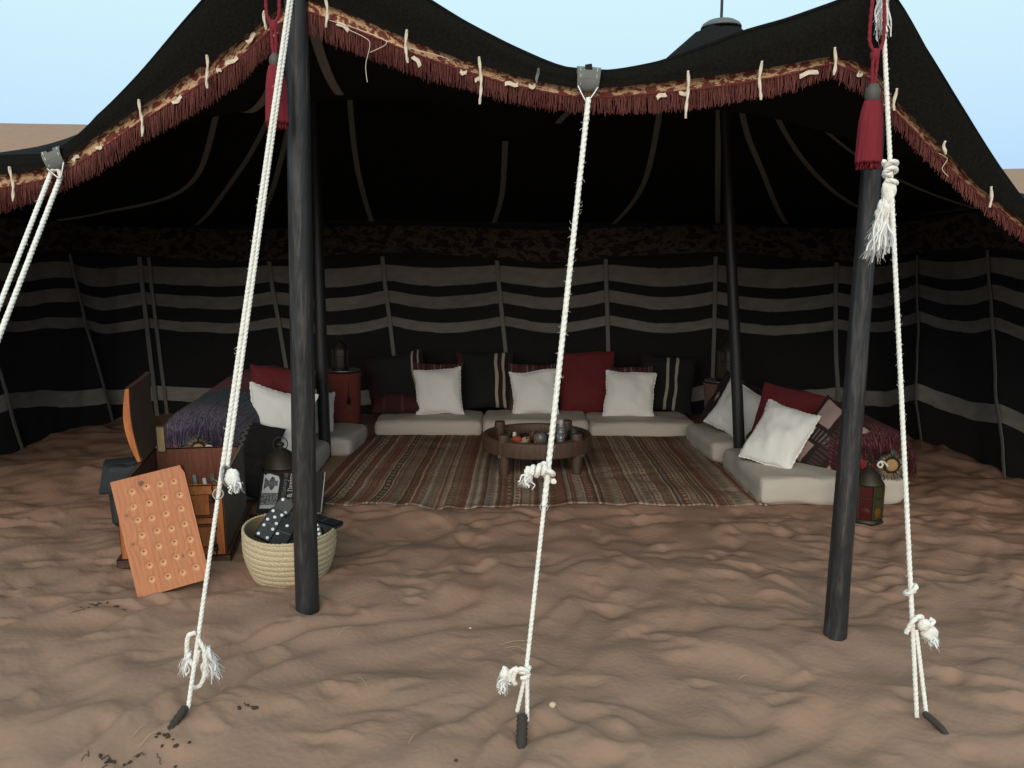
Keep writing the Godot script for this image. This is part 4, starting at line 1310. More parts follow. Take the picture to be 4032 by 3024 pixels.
# ------------------------------------------------------------------ table and what stands on it
func make_table() -> void:
	var o := thing("low_table", "low round dark wooden table with a sunken top and four stub posts", "table", at(.2, gh(.2, -6.55) + .004, -6.55, 4))
	var g := Geo.new()
	var prof := [Vector2(.385, .165), Vector2(.428, .163), Vector2(.44, .173), Vector2(.442, .27), Vector2(.43, .288), Vector2(.40, .29), Vector2(.388, .28), Vector2(.385, .165)]
	g.lathe(prof, 56)
	put("rim", g, M["table_wood"], o)
	g = Geo.new()
	g.lathe([Vector2(.384, .19), Vector2(.384, .213), Vector2(.0, .215)], 48)
	put("sunken_top", g, M["chest_dark"], o)
	for k in 4:
		var a := PI / 4 + k * PI / 2
		g = Geo.new()
		g.lathe([Vector2(.034, 0), Vector2(.038, .03), Vector2(.044, .12), Vector2(.046, .3), Vector2(.043, .33), Vector2(.038, .336)], 9)
		var leg := put("leg", g, M["table_wood"], o, at(cos(a) * .398, 0, sin(a) * .398, rad_to_deg(-a)))
		g = Geo.new()
		g.box(Vector3(.016, .03, .026), .005, at(.052, .17, 0))
		put("peg", g, M["grey_wood"], leg)
	var ty := gh(.2, -6.55) + .2195
	# tall embossed silver beaker
	var b := thing("silver_beaker", "tall embossed silver beaker on the low table, just right of the rope", "beaker", at(.385, ty, -6.42))
	g = Geo.new()
	var pr := []
	for k in 26:
		var t := k / 25.0
		pr.append(Vector2(.034 + .006 * absf(t - .5) + (.003 if k in [1, 2, 9, 16, 23, 24] else 0.0), t * .165))
	pr.append(Vector2(.034, .162)); pr.append(Vector2(.03, .02)); pr.append(Vector2(0, .02))
	g.lathe(pr, 24)
	put("body", g, M["tarnished"], b)
	for k in 14:
		g = Geo.new()
		var a := k * TAU / 14
		g.box(Vector3(.0035, .035, .003), .001, Transform3D(Basis(Vector3.UP, -a + PI / 2) * Basis(Vector3.BACK, .5 if k % 2 else -.5), Vector3(cos(a) * .038, .08, sin(a) * .038)))
		put("relief", g, M["steel"], b)
	g = Geo.new()
	g.lathe([Vector2(.02, .14), Vector2(.02, .2), Vector2(.018, .2), Vector2(.018, .14)], 14)
	put("glass_tube", g, M["clear_glass"], b)
	# small basket with an orange cloth
	b = thing("small_basket", "small shallow woven basket with something orange in it on the low table", "basket", at(.055, ty, -6.4))
	g = Geo.new()
	pr = []
	for k in 12: pr.append(Vector2(.06 + .018 * sin(k / 11.0 * 1.4) + .0025 * (k % 2), k * .0042))
	pr.append(Vector2(.07, .044)); pr.append(Vector2(.06, .008)); pr.append(Vector2(0, .008))
	g.lathe(pr, 30)
	put("weave", g, M["straw"], b)
	lump(b, "orange_bundle", Vector3(-.02, .048, -.01), Vector3(.042, .026, .036), mat("orange", Color(.42, .075, .03), .8), 3, .12)
	b = thing("glass_jar", "cloudy patterned glass jar in the middle of the low table", "jar", at(.225, ty, -6.42))
	g = Geo.new()
	g.lathe([Vector2(.03, 0), Vector2(.046, .01), Vector2(.05, .05), Vector2(.042, .085), Vector2(.026, .1), Vector2(.022, .1), Vector2(.038, .08), Vector2(.045, .045), Vector2(.03, .006), Vector2(0, .006)], 24)
	put("body", g, M["cloudy_glass"], b)
	g = Geo.new()
	for k in 10:
		var a := k * TAU / 10
		g.tube(vec([Vector3(cos(a) * .048, .015, sin(a) * .048), Vector3(cos(a + .35) * .0515, .05, sin(a + .35) * .0515), Vector3(cos(a + .7) * .043, .083, sin(a + .7) * .043)]), func(_i, _q): return .0016, 4)
	put("raised_ribs", g, M["tarnished"], b, Transform3D(), "stuff")
	var cup := func(label: String, x: float, z: float, r: float, h: float, m: Material):
		var c := Geo.new()
		c.lathe([Vector2(r * .7, 0), Vector2(r * .8, .004), Vector2(r, h * .6), Vector2(r * .96, h), Vector2(r * .88, h), Vector2(r * .9, h * .6), Vector2(r * .6, .008), Vector2(0, .008)], 20)
		tag(put("cup", c, m, self, at(x, ty, z)), label, "cup", "small cups on the low table")
	cup.call("tiny brass bowl at the front of the low table beside the cloudy jar", .165, -6.3, .028, .03, M["brass"])
	cup.call("dark teal round pot at the right side of the low table", .50, -6.55, .055, .09, mat("teal", Color(.008, .03, .035), .3))
	cup.call("dark cup behind the cloudy jar on the low table", .17, -6.62, .035, .07, M["chest_dark"])
	cup.call("dark brown cup next to the teal pot", .46, -6.38, .03, .045, M["table_wood"])
	cup.call("little pale cup behind the small basket", .11, -6.5, .018, .045, M["paper"])
	cup.call("small dark jar at the left side of the low table", -.02, -6.62, .03, .06, M["brass_dark"])
	cup.call("silver bowl glinting at the right edge of the low table", .50, -6.36, .036, .022, M["steel"])
	cup.call("silver bowl glinting at the left edge of the low table", -.06, -6.36, .024, .024, M["steel"])
	cup.call("brown glass on the low table between candle and cloudy jar", .13, -6.45, .022, .06, M["chest_red"])
	cup.call("dark tin at the back of the low table behind the beaker", .36, -6.68, .034, .085, M["grey_wood"])
	cup.call("squat dark bowl at the back left of the low table", .03, -6.72, .045, .035, M["table_wood"])
	cup.call("narrow dark glass just left of the silver beaker", .31, -6.5, .02, .075, M["brass_dark"])
	g = Geo.new()
	g.lathe([Vector2(.014, 0), Vector2(.015, .004), Vector2(.014, .075), Vector2(.004, .078), Vector2(0, .076)], 14)
	var cn := put("candle", g, M["paper"], self, at(.02, ty, -6.56))
	tag(cn, "short white candle at the left of the low table behind the orange bundle", "candle")
	g = Geo.new()
	g.tube(vec([Vector3(0, .07, 0), Vector3(.001, .085, 0), Vector3(.003, .09, 0)]), func(_i, _a): return .001, 4)
	put("wick", g, M["iron"], cn)

# ------------------------------------------------------------------ lanterns and drums
func lantern(label: String, xf: Transform3D, r: float, h: float, panes: Array, sides := 6) -> void:
	var o := thing("metal_lantern", label, "lantern", xf, "metal lanterns")
	var fm: Material = M["brass_dark"]
	var g := Geo.new()
	g.lathe([Vector2(r * 1.08, 0), Vector2(r * 1.1, .012), Vector2(r, .024), Vector2(r * .96, .03), Vector2(0, .03)], sides)
	put("base", g, fm, o)
	var y0 := .03
	var y1 := h * .62
	for k in sides:
		var a := TAU * k / sides
		var b := TAU * (k + 1) / sides
		g = Geo.new()
		g.tube(vec([Vector3(cos(a) * r * .96, y0, sin(a) * r * .96), Vector3(cos(a) * r, y1, sin(a) * r)]), func(_i, _q): return .008, 6)
		put("post", g, fm, o)
		g = Geo.new()
		var p0 := Vector3(cos(a) * r * .93, y0, sin(a) * r * .93)
		var p1 := Vector3(cos(b) * r * .93, y0, sin(b) * r * .93)
		var up := Vector3(0, y1 - y0, 0)
		var out := ((p0 + p1) * .5 * Vector3(1, 0, 1)).normalized() * .002
		var c0 := g.v(p0 + out); var c1 := g.v(p1 + out); var c2 := g.v(p1 + up + out); var c3 := g.v(p0 + up + out)
		var d0 := g.v(p0 - out); var d1 := g.v(p1 - out); var d2 := g.v(p1 + up - out); var d3 := g.v(p0 + up - out)
		g.quad(c0, c3, c2, c1); g.quad(d0, d1, d2, d3)
		g.quad(c3, d3, d2, c2); g.quad(c0, c1, d1, d0)
		put("glass_pane", g, M[panes[k % panes.size()]], o)
		g = Geo.new()
		var mid := (p0 + p1) * .5
		g.tube(vec([p0 + up * .62 + out * 2, mid + up * .62 + out * 2, p1 + up * .62 + out * 2]), func(_i, _q): return .004, 5)
		put("crossbar", g, fm, o)
	g = Geo.new()
	g.lathe([Vector2(r * .9, y1 - .004), Vector2(r * 1.04, y1), Vector2(r * 1.03, y1 + .01), Vector2(r * .88, lerpf(y1, h, .2)), Vector2(r * .70, lerpf(y1, h, .42)), Vector2(r * .40, lerpf(y1, h, .6)), Vector2(r * .14, lerpf(y1, h, .71)), Vector2(r * .1, lerpf(y1, h, .74)), Vector2(r * .2, lerpf(y1, h, .8)), Vector2(r * .2, lerpf(y1, h, .86)), Vector2(r * .07, lerpf(y1, h, .92)), Vector2(0, h)], sides * 2)
	put("roof", g, fm, o)
	ring(o, "carry_ring", Vector3(0, lerpf(y1, h, .84), 0), Vector3(0, 0, 1), r * .36, .0035, fm)

func woven_drum(label: String, x: float, z: float, r: float, h: float, m: Material, sd: int) -> void:
	var o := thing("woven_drum", label, "side table", at(x, gh(x, z) - .01, z), "red woven drum side tables")
	var g := Geo.new()
	g.grid(func(u: float, v: float):
		var a: float = -u * TAU
		var rr := r * (0.86 + .14 * v + .05 * smoothstep(.88, 1.0, v)) + .004 * absf(sin(v * 26.0 * PI)) + .002 * sin(u * 110.0 + floor(v * 26.0) * 2.0)
		return Vector3(cos(a) * rr, v * h, sin(a) * rr), 90, 104, true)
	g.cap(Vector3(0, h - .01, 0), 90 * 104, 90, true)
	put("weave", g, m, o)
	g = Geo.new()
	g.lathe([Vector2(r * .8, h), Vector2(r * .98, h + .012), Vector2(r * 1.0, h + .02), Vector2(r * .96, h + .02), Vector2(r * .8, h + .008), Vector2(0, h + .008)], 40)
	tag(put("metal_tray", g, M["steel"], self, at(x, gh(x, z) - .008, z)), "round silver tray on top of the " + ("left" if x < 0 else "right") + " woven drum", "tray", "silver trays on the woven drums")
	g = Geo.new()   # small hanging tassel
	var q := Vector3(cos(1.1) * r, h * .86, sin(1.1) * r + .01)
	g.tube(vec([q, q + Vector3(0, -.1, .006), q + Vector3(0, -.14, .008)]), func(_i, _a): return .003, 5)
	g.lathe([Vector2(.02, -.21), Vector2(.022, -.19), Vector2(.012, -.145), Vector2(.004, -.135)], 10, Transform3D(Basis(), q + Vector3(0, 0, .008)))
	put("dark_tassel", g, M["dark_cloth"], o)

func make_lanterns() -> void:
	for q in [["glass_smoke", Color(.045, .038, .028), .3], ["glass_red", Color(.06, .006, .006), .3], ["glass_green", Color(.042, .044, .012), .3], ["glass_amber", Color(.14, .07, .006), .3], ["glass_brown", Color(.06, .02, .012), .3]]:
		mat(q[0], q[1], q[2])
	woven_drum("tall red woven drum with a tray, in the left rear corner behind the pole", -1.66, -8.12, .165, .60, M["drum_red"], 1)
	woven_drum("faded brown woven drum with a tray, in the right rear corner", 2.02, -7.82, .185, .53, M["drum_brown"], 2)
	lantern("dim brass lantern on the tray of the left woven drum", at(-1.70, gh(-1.66, -8.12) + .60, -8.15, 10), .075, .34, ["glass_smoke"])
	lantern("tall dark lantern on the tray of the right woven drum, behind the slim pole", at(2.06, gh(2.02, -7.82) + .53, -7.86, 20), .1, .46, ["glass_smoke"], 8)
	lantern("dark metal lantern with pointed roof behind the art book at the left", at(-1.545, gh(-1.545, -5.42) - .004, -5.42, 12), .13, .475, ["glass_smoke", "glass_brown"], 8)
	lantern("lantern with red, green and yellow panes on the sand beside the right front pole", at(2.27, gh(2.27, -5.12) - .006, -5.14, 30), .092, .40, ["glass_brown", "glass_green", "glass_red", "glass_green", "glass_amber", "glass_brown"])
	# the coloured lantern's lower row of panes
	var o: Node3D = get_node("metal_lantern_003")
	for k in 6:
		var a := TAU * (k + .5) / 6
		var g := Geo.new()
		g.lathe([Vector2(.03, 0), Vector2(.03, .002), Vector2(0, .004)], 16, Transform3D(Basis(Vector3.UP, -a + PI / 2) * Basis(Vector3.RIGHT, PI / 2), Vector3(cos(a) * .0765, .075, sin(a) * .0765)))
		put("round_pane", g, M["glass_amber" if k % 2 else "glass_red"], o)

# ------------------------------------------------------------------ chest, board, bag
func make_chest() -> void:
	var xf := at(-1.83, gh(-1.8, -4.4) - .02, -4.33, 9, 5)   # base at the middle of the front edge
	var o := thing("wooden_chest", "old wooden chest standing open behind the holed board", "chest", xf)
	var w := .54
	var h := .45
	var deep := .72
	var add := func(called: String, s: Vector3, c: Vector3, m: String, parent = null, bev := .004):
		var g := Geo.new()
		g.box(s, bev)
		return put(called, g, M[m], parent if parent else o, Transform3D(Basis(), c))
	var front: Node3D = add.call("front_panel", Vector3(w - .02, h - .06, .02), Vector3(0, h * .5 + .02, -.016), "chest_red")
	var face: float = .018
	for s in [-1, 1]: add.call("stile", Vector3(.05, h - .045, .026), Vector3(s * (w * .5 - .025), .0, face - .007), "chest_orange", front)
	add.call("rail", Vector3(w - .102, .055, .024), Vector3(0, h * .5 - .05, face - .008), "chest_orange", front)
	add.call("rail", Vector3(w - .102, .04, .024), Vector3(0, .0, face - .008), "chest_orange", front)
	add.call("rail", Vector3(w - .102, .05, .024), Vector3(0, -h * .5 + .05, face - .008), "chest_orange", front)
	for s in [-1, 1]:
		for t in [-1, 1]:
			add.call("recessed_panel", Vector3(.19, .125, .012), Vector3(s * .108, t * .092 - .002, .012), "chest_orange", front, .006)
	for y in [.13, -.03, -.15]:
		var g := Geo.new()
		g.box(Vector3(.02, .035, .006), .002, at(0, 0, .012))
		g.lathe([Vector2(.009, -.004), Vector2(.013, .004), Vector2(.004, .012), Vector2(0, .012)], 10, Transform3D(Basis(Vector3.RIGHT, PI / 2), Vector3(0, -.012, .014)))
		put("latch", g, M["iron"], front, Transform3D(Basis(), Vector3(w * .5 - .05, y, .017)))
	add.call("plinth", Vector3(w + .05, .05, deep + .04), Vector3(0, .025, -deep * .5), "chest_dark")
	add.call("side_wall", Vector3(.026, h - .05, deep), Vector3(w * .5 - .014, h * .5 + .02, -deep * .5 - .01), "grey_wood")
	add.call("side_wall", Vector3(.026, h - .05, deep), Vector3(-w * .5 + .014, h * .5 + .02, -deep * .5 - .01), "chest_dark")
	add.call("back_wall", Vector3(w - .06, h - .05, .026), Vector3(0, h * .5 + .02, -deep + .01), "chest_red")
	add.call("floor", Vector3(w - .06, .02, deep - .06), Vector3(0, .09, -deep * .5), "chest_dark")
	# the lid, hinged on the left side and standing open, gently arched
	var lid := Geo.new()
	lid.grid(func(u: float, v: float):
		var a: float = u * TAU
		var y: float = v * .44
		var arch := .028 * sin(v * PI)
		return Vector3((.017 * signf(cos(a)) * minf(1, absf(cos(a)) * 2.2)) - arch, y, -.22 + .22 * signf(sin(a)) * minf(1.0, absf(sin(a)) * 1.5)), 24, 20, true)
	lid.cap(Vector3(0, 0, -.22), 0, 24, false)
	lid.cap(Vector3(0, .44, -.22), 24 * 20, 24, true)
	var ld := put("lid", lid, M["chest_dark"], o, at(-w * .5 + .01, h + .0, -.44, 0, 0, 4))
	var g2 := Geo.new()
	g2.grid(func(u: float, v: float):
		var a: float = u * TAU
		var y := lerpf(.006, .436, v)
		var fat := (.5 + .5 * sin(v * PI))
		return Vector3(.02 * fat * signf(cos(a)) * minf(1, absf(cos(a)) * 2.0) - .028 * sin(v * PI), y, .011 + .008 * signf(sin(a)) * minf(1, absf(sin(a)) * 2.0)), 16, 20, true)
	put("front_edging", g2, M["chest_orange"], ld)
	add.call("batten", Vector3(.05, .16, .02), Vector3(-w * .5 + .07, h + .06, -deep + .03), "pale_wood")
	for k in 3:
		var g := Geo.new()
		g.box(Vector3(.03, .05, .004), .001, at(0, 0, 0))
		put("hinge", g, M["iron"], o, at(-w * .5 + .004, h - .03, -.1 - .26 * k, 90))
	# slim pale books packed inside
	rng.seed = 31
	for k in 8:
		var g := Geo.new()
		var bw := rng.randf_range(.018, .03)
		var bh := rng.randf_range(.19, .24)
		g.box(Vector3(bw, bh, .15), .002)
		var mm: Material = [M["paper"], M["grey_wood"], M["print_grey"]][k % 3]
		var local := Transform3D(Basis(Vector3.UP, .25) * Basis(Vector3.BACK, .22 + .04 * sin(k * 2.0)), Vector3(-.16 + k * .047, .25 + .012 * sin(k * 3.0), -.26 - .018 * k))
		tag(put("slim_book", g, mm, self, xf * local), ["pale", "brown", "grey"][k % 3] + " slim book leaning in the row inside the open chest, %s from the left" % ["first", "second", "third", "fourth", "fifth", "sixth", "seventh", "last"][k], "book", "slim books standing in the chest")
	# holed game board leaning on the chest
	var bn := FastNoiseLite.new()
	bn.seed = 18; bn.frequency = .02
	var bwid := .345
	var bhei := .59
	var holes := []
	for r in 7:
		for c in 4:
			holes.append(Vector2(-.092 + c * .07 + .006 * sin(r * 2.3 + c), -.225 + r * .0755 + .005 * cos(r * 1.7 + c * 2.0)))
	var knots := [Vector2(-.035, .252), Vector2(-.135, .115), Vector2(-.135, -.03), Vector2(.115, .14), Vector2(.075, -.15)]
	textured("board_face", picture(330, 560, func(u: float, v: float):
		var q := Vector2((u - .5) * bwid, (.5 - v) * bhei)
		var warp := 0.0
		for kn in knots: warp += .02 * exp(-(q - kn).length_squared() * 900.0)
		var gx := q.x + warp + .004 * bn.get_noise_2d(q.x * 200.0, q.y * 160.0)
		var a := bn.get_noise_2d(gx * 5200.0, q.y * 260.0)
		var c := Color(.40, .14, .06).lerp(Color(.54, .21, .092), clampf(.5 + .6 * a + .2 * sin(gx * 260.0), 0, 1))
		for k in knots.size():
			var d: float = (q - knots[k]).length()
			var rr := .019 if k == 0 else .008
			if d < rr: c = c.lerp(Color(.09, .04, .025), .85 * smoothstep(rr, rr * .5, d))
			elif d < rr * 2.4 and sin(d * 700.0) > .2: c = c.lerp(Color(.24, .08, .035), .4)
		for hh in holes:
			var d: float = (q - hh).length() * (1.0 + .15 * bn.get_noise_2d(q.x * 900.0, q.y * 900.0))
			if d < .0195: c = c.lerp(Color(.66, .36, .19), .8 * smoothstep(.0195, .016, d))
			if d < .0035: c = Color(.05, .02, .012)
		return c), .6)
	var board := thing("game_board", "orange wooden board with four columns of drilled hollows, leaning on the chest", "board", at(-1.845, gh(-1.845, -3.906) - .012, -3.91, 0, 0, 0) * at(0, 0, 0, 14, -14, 11.7))
	var g := Geo.new()
	var bowl := func(x: float, y: float) -> float:
		var z := 0.0
		for hh in holes:
			var d: float = (Vector2(x, y) - hh).length()
			if d < .019: z = -.0085 * pow(1.0 - pow(d / .019, 2.0), .8) - (.006 if d < .0035 else 0.0)
		return z
	g.grid(func(u: float, v: float):
		var x := (u - .5) * bwid
		var y := (.5 - v) * bhei
		var cut := 0.0
		if y > .25 and x > .12: cut = -.02 * smoothstep(.25, .29, y) * smoothstep(.12, .17, x)
		return Vector3(x + bwid * .5 + cut * .6, y + bhei * .5, .02 + bowl.call(x, y)), 96, 164)
	put("face", g, M["board_face"], board)
	g = Geo.new()
	g.box(Vector3(bwid - .003, bhei - .003, .02), .004, Transform3D(Basis(), Vector3(bwid * .5, bhei * .5, -.008)))
	put("body", g, M["board_red"], board)
	g = Geo.new()
	var rim := [Vector2(0, 0), Vector2(bwid, 0), Vector2(bwid, bhei - .02), Vector2(bwid - .012, bhei), Vector2(0, bhei)]
	for k in 5:
		var a: Vector2 = rim[k]
		var b: Vector2 = rim[(k + 1) % 5]
		var i0 := g.v(Vector3(a.x, a.y, .02)); var i1 := g.v(Vector3(b.x, b.y, .02)); var i2 := g.v(Vector3(b.x, b.y, -.018)); var i3 := g.v(Vector3(a.x, a.y, -.018))
		g.quad(i0, i1, i2, i3)
	put("edge", g, M["board_red"], board)
	# black bag behind
	var bag_scale := Transform3D(Basis().scaled(Vector3(.82, .9, .82)), Vector3.ZERO)
	var bag := thing("shoulder_bag", "navy black shoulder bag with a flap, standing on the sand left of the chest", "bag", at(-2.42, gh(-2.42, -5.1) + .0, -5.1, 12, -4, 3) * bag_scale)
	put("body", soft_block(.24, .40, .16, .03, 9), M["nylon"], bag)
	g = Geo.new()
	g.grid(func(u: float, v: float):
		var a := (v - .15) * 3.2
		return Vector3((u - .5) * (.33 - .02 * sin(v * 3)), .375 + .075 * cos(a * .8) - .10 * maxf(0, v - .5) * 1.6, -.12 + .30 * v + .01 * n2(u * 2, v * 2, 100.0)), 14, 18)
	g.grid(func(u: float, v: float):
		var a := (v - .15) * 3.2
		return Vector3((.5 - u) * (.325 - .02 * sin(v * 3)), .363 + .075 * cos(a * .8) - .10 * maxf(0, v - .5) * 1.6, -.12 + .295 * v), 14, 18)
	put("flap", g, M["nylon"], bag)
	g = Geo.new()
	var sp := smooth_path([Vector3(.10, .36, -.04), Vector3(.13, .52, .0), Vector3(.19, .66, .04), Vector3(.235, .80, .08)], .02)
	g.tube(sp, func(_i, a): return .007 + .017 * absf(cos(a)), 10)
	put("strap", g, M["nylon"], bag)
	g = Geo.new()
	g.lathe([Vector2(.006, -.003), Vector2(.008, 0), Vector2(.005, .004), Vector2(0, .005)], 12)
	put("snap", g, M["steel"], bag, at(.11, .40, .03, 0, 40))

# ------------------------------------------------------------------ basket of dominoes, book stand
func domino(xf: Transform3D, a: int, b: int, label: String) -> void:
	var o := thing("domino", label, "domino", xf, "giant dominoes in the basket")
	var g := Geo.new()
	g.box(Vector3(.09, .18, .026), .004)
	put("block", g, M["domino_black"], o)
	g = Geo.new()
	g.box(Vector3(.078, .0022, .002), .0008, at(0, 0, .0132))
	put("dividing_line", g, M["print_grey"], o)
	var spots := {1: [[0, 0]], 2: [[-1, 1], [1, -1]], 3: [[-1, 1], [0, 0], [1, -1]], 4: [[-1, 1], [1, 1], [-1, -1], [1, -1]], 5: [[-1, 1], [1, 1], [0, 0], [-1, -1], [1, -1]], 6: [[-1, 1], [1, 1], [-1, 0], [1, 0], [-1, -1], [1, -1]]}
	var disc := Geo.new()
	disc.lathe([Vector2(.0085, -.001), Vector2(.0085, .0008), Vector2(.006, .0016), Vector2(0, .0018)], 14, Transform3D(Basis(Vector3.RIGHT, PI / 2), Vector3.ZERO))
	var dm := disc.mesh()
	for half in [[a, .045], [b, -.045]]:
		if half[0] == 0: continue
		for s in spots[half[0]]:
			put("pip", dm, M["pip"], o, Transform3D(Basis(), Vector3(s[0] * .026, half[1] + s[1] * .027, .0132)))

func make_basket() -> void:
	var bx := -1.19
	var bz := -4.27
	var o := thing("straw_basket", "pale woven palm-leaf basket full of dominoes behind the left front pole", "basket", at(bx, gh(bx, bz) - .018, bz, 0, 3, -2))
	var g := Geo.new()
	var rr := func(v: float, a: float) -> float:
		return (.178 + .056 * sin(minf(v * 1.35, 1.0) * PI * .5)) * (1.0 + .02 * sin(a * 2 + .8) + .012 * sin(a * 3))
	g.grid(func(u: float, v: float):
		var a: float = -u * TAU
		var rowv: float = v * 9.0 + .16 * sin(a + 1.0) + .22 * n2(a * .6 + 5.0, v * 1.5, 100.0)
		var ph: float = rowv - floor(rowv)
		var bump := .0065 * pow(absf(sin(ph * PI)), .5) + .0022 * absf(sin(u * 150.0 + floor(rowv) * 1.3 + ph * 4.0))
		var r: float = rr.call(v, a) + bump
		return Vector3(cos(a) * r, v * .275 + .010 * sin(a * 2 + 1) * v, sin(a) * r), 300, 90, true)
	put("outer_weave", g, M["straw"], o)
	g = Geo.new()
	g.grid(func(u: float, v: float):
		var a: float = u * TAU
		var r: float = rr.call(v, -a) - .008
		return Vector3(cos(-a) * r, v * .273 + .010 * sin(-a * 2 + 1) * v + .004, sin(-a) * r), 100, 24, true)
	g.cap(Vector3(0, .006, 0), 0, 100, false)
	put("inner_weave", g, M["straw_dark"], o)
	g = Geo.new()
	var pts := PackedVector3Array()
	for k in 301:
		var a := TAU * k / 300.0
		var r: float = rr.call(1.0, a)
		pts.append(Vector3(cos(a) * r, .276 + .010 * sin(a * 2 + 1), sin(a) * r))
	g.tube(pts, func(k: int, a: float): return .0068 + .0018 * sin(k * 1.45 + a), 8)
	put("braided_rim", g, M["straw"], o)
	var y := gh(bx, bz)
	var lb := "giant black domino in the basket, "
	# basis: face normal, then the long axis
	var lay := func(x: float, yy: float, z: float, yaw: float, tilt: float, roll: float) -> Transform3D:
		return at(bx + x, y + yy, bz + z, yaw, tilt, roll)
	domino(lay.call(-.095, .27, .01, 18, -38, -34), 5, 4, lb + "large, leftmost, showing nine white pips")
	domino(lay.call(-.015, .235, .05, 22, -50, -30), 1, 2, lb + "next to the large left one, mostly turned away")
	domino(lay.call(-.07, .305, -.08, 16, -30, -36), 2, 3, lb + "standing highest at the back left")
	domino(lay.call(.015, .245, -.03, 24, -44, -32), 2, 1, lb + "wedged in the middle behind the pole")
	domino(lay.call(.03, .175, .10, 20, -70, -28), 0, 3, lb + "lying low at the front under the others")
	domino(lay.call(.155, .20, .04, -14, -34, 28), 6, 6, lb + "right side, pips in two rows by the rim")
	domino(lay.call(.185, .275, -.03, 64, -82, 4), 0, 0, lb + "lying flat over the right rim and jutting out")
	domino(lay.call(.09, .19, -.09, 8, -55, 10), 4, 1, lb + "deep at the back right")

func make_book() -> void:
	# low slatted stand with a ledge
	var sx := at(-1.46, gh(-1.46, -5.2), -5.2, 3)
	var o := thing("book_stand", "small brown wooden stand with a ledge holding the art book", "stand", sx)
	var g := Geo.new()
	g.box(Vector3(.38, .018, .17), .004, at(0, .085, -.075, 0, 44))
	put("rest", g, M["table_wood"], o)
	g = Geo.new()
	g.box(Vector3(.42, .028, .03), .005, at(-.03, .045, .075))
	put("ledge", g, M["chest_dark"], o)
	for s in [-1, 1]:
		g = Geo.new()
		g.box(Vector3(.03, .10, .2), .005, at(s * .15, .03, -.04))
		put("leg", g, M["table_wood"], o)
	var b := thing("art_book", "big black art book tilted on its stand, with a vase picture and white title", "book", sx * at(.03, .055, .06, 0, -42, 0))
	g = Geo.new()
	g.box(Vector3(.41, .29, .004), .0015, Transform3D(Basis(), Vector3(0, .15, .014)))
	put("front_cover", g, M["cover_black"], b)
	g = Geo.new()
	g.box(Vector3(.41, .29, .004), .0015, Transform3D(Basis(), Vector3(0, .15, -.020)))
	put("back_cover", g, M["cover_black"], b)
	g = Geo.new()
	g.box(Vector3(.404, .283, .0296), .001, Transform3D(Basis(), Vector3(.0, .15, -.003)))
	put("pages", g, M["paper"], b)
	g = Geo.new()
	g.box(Vector3(.004, .29, .003), .001, Transform3D(Basis(), Vector3(.2035, .15, .0165)))
	put("cover_edge", g, M["paper"], b)
	# cover print: the vase on white, a grey photograph, a white caption block
	var n := FastNoiseLite.new()
	n.seed = 4; n.frequency = .03
	textured("cover_photos", picture(128, 224, func(u: float, v: float):
		if v < .56:
			var x: float = (u - .08) / .84
			var y: float = absf(v / .56 - .5) * 2.0
			var r := 0.0
			if x > 0 and x < 1:
				if x < .34: r = lerpf(.62, .24, x / .34)
				elif x < .8: r = .24 + .46 * sin((x - .34) / .46 * PI)
				else: r = .26
			if y < r: return Color(.07, .07, .075).lerp(Color(.3, .3, .32), clampf(.5 - y + .2 * n.get_noise_2d(u * 300.0, v * 300.0), 0, 1))
			return Color(.66, .68, .71)
		if v < .9:
			var a := n.get_noise_2d(u * 260.0, v * 380.0)
			return Color(.06, .065, .07).lerp(Color(.34, .33, .32), clampf(.45 + a * 1.5, 0, 1))
		return Color(.6, .61, .62)), .5)
	g = Geo.new()
	var c0 := g.v(Vector3(-.19, .035, .0165), Vector2(0, 1)); var c1 := g.v(Vector3(-.085, .035, .0165), Vector2(1, 1)); var c2 := g.v(Vector3(-.085, .285, .0165), Vector2(1, 0)); var c3 := g.v(Vector3(-.19, .285, .0165), Vector2(0, 0))
	g.quad(c0, c3, c2, c1)
	put("cover_photographs", g, M["cover_photos"], b)
	var sf := SystemFont.new()
	sf.font_names = PackedStringArray(["Droid Serif"])
	for q in [["Cultural History of", -.048, .0345, "print_grey", .03], ["Islamic Art & Design", -.008, .042, "print_white", .03]]:
		var tm := TextMesh.new()
		tm.text = q[0]; tm.font = sf; tm.font_size = 32; tm.pixel_size = q[2] / 32.0; tm.depth = .0012
		tm.horizontal_alignment = HORIZONTAL_ALIGNMENT_RIGHT
		put("title_lettering", tm, M[q[3]], b, Transform3D(Basis(Vector3.BACK, PI / 2), Vector3(q[1], .288, .0168)))
	for k in 2:
		g = Geo.new()
		g.box(Vector3(.0025, .2, .0008), .0003, Transform3D(Basis(), Vector3(.045 + .016 * k, .15, .0166)))
		put("printed_rule", g, M["print_grey"], b)

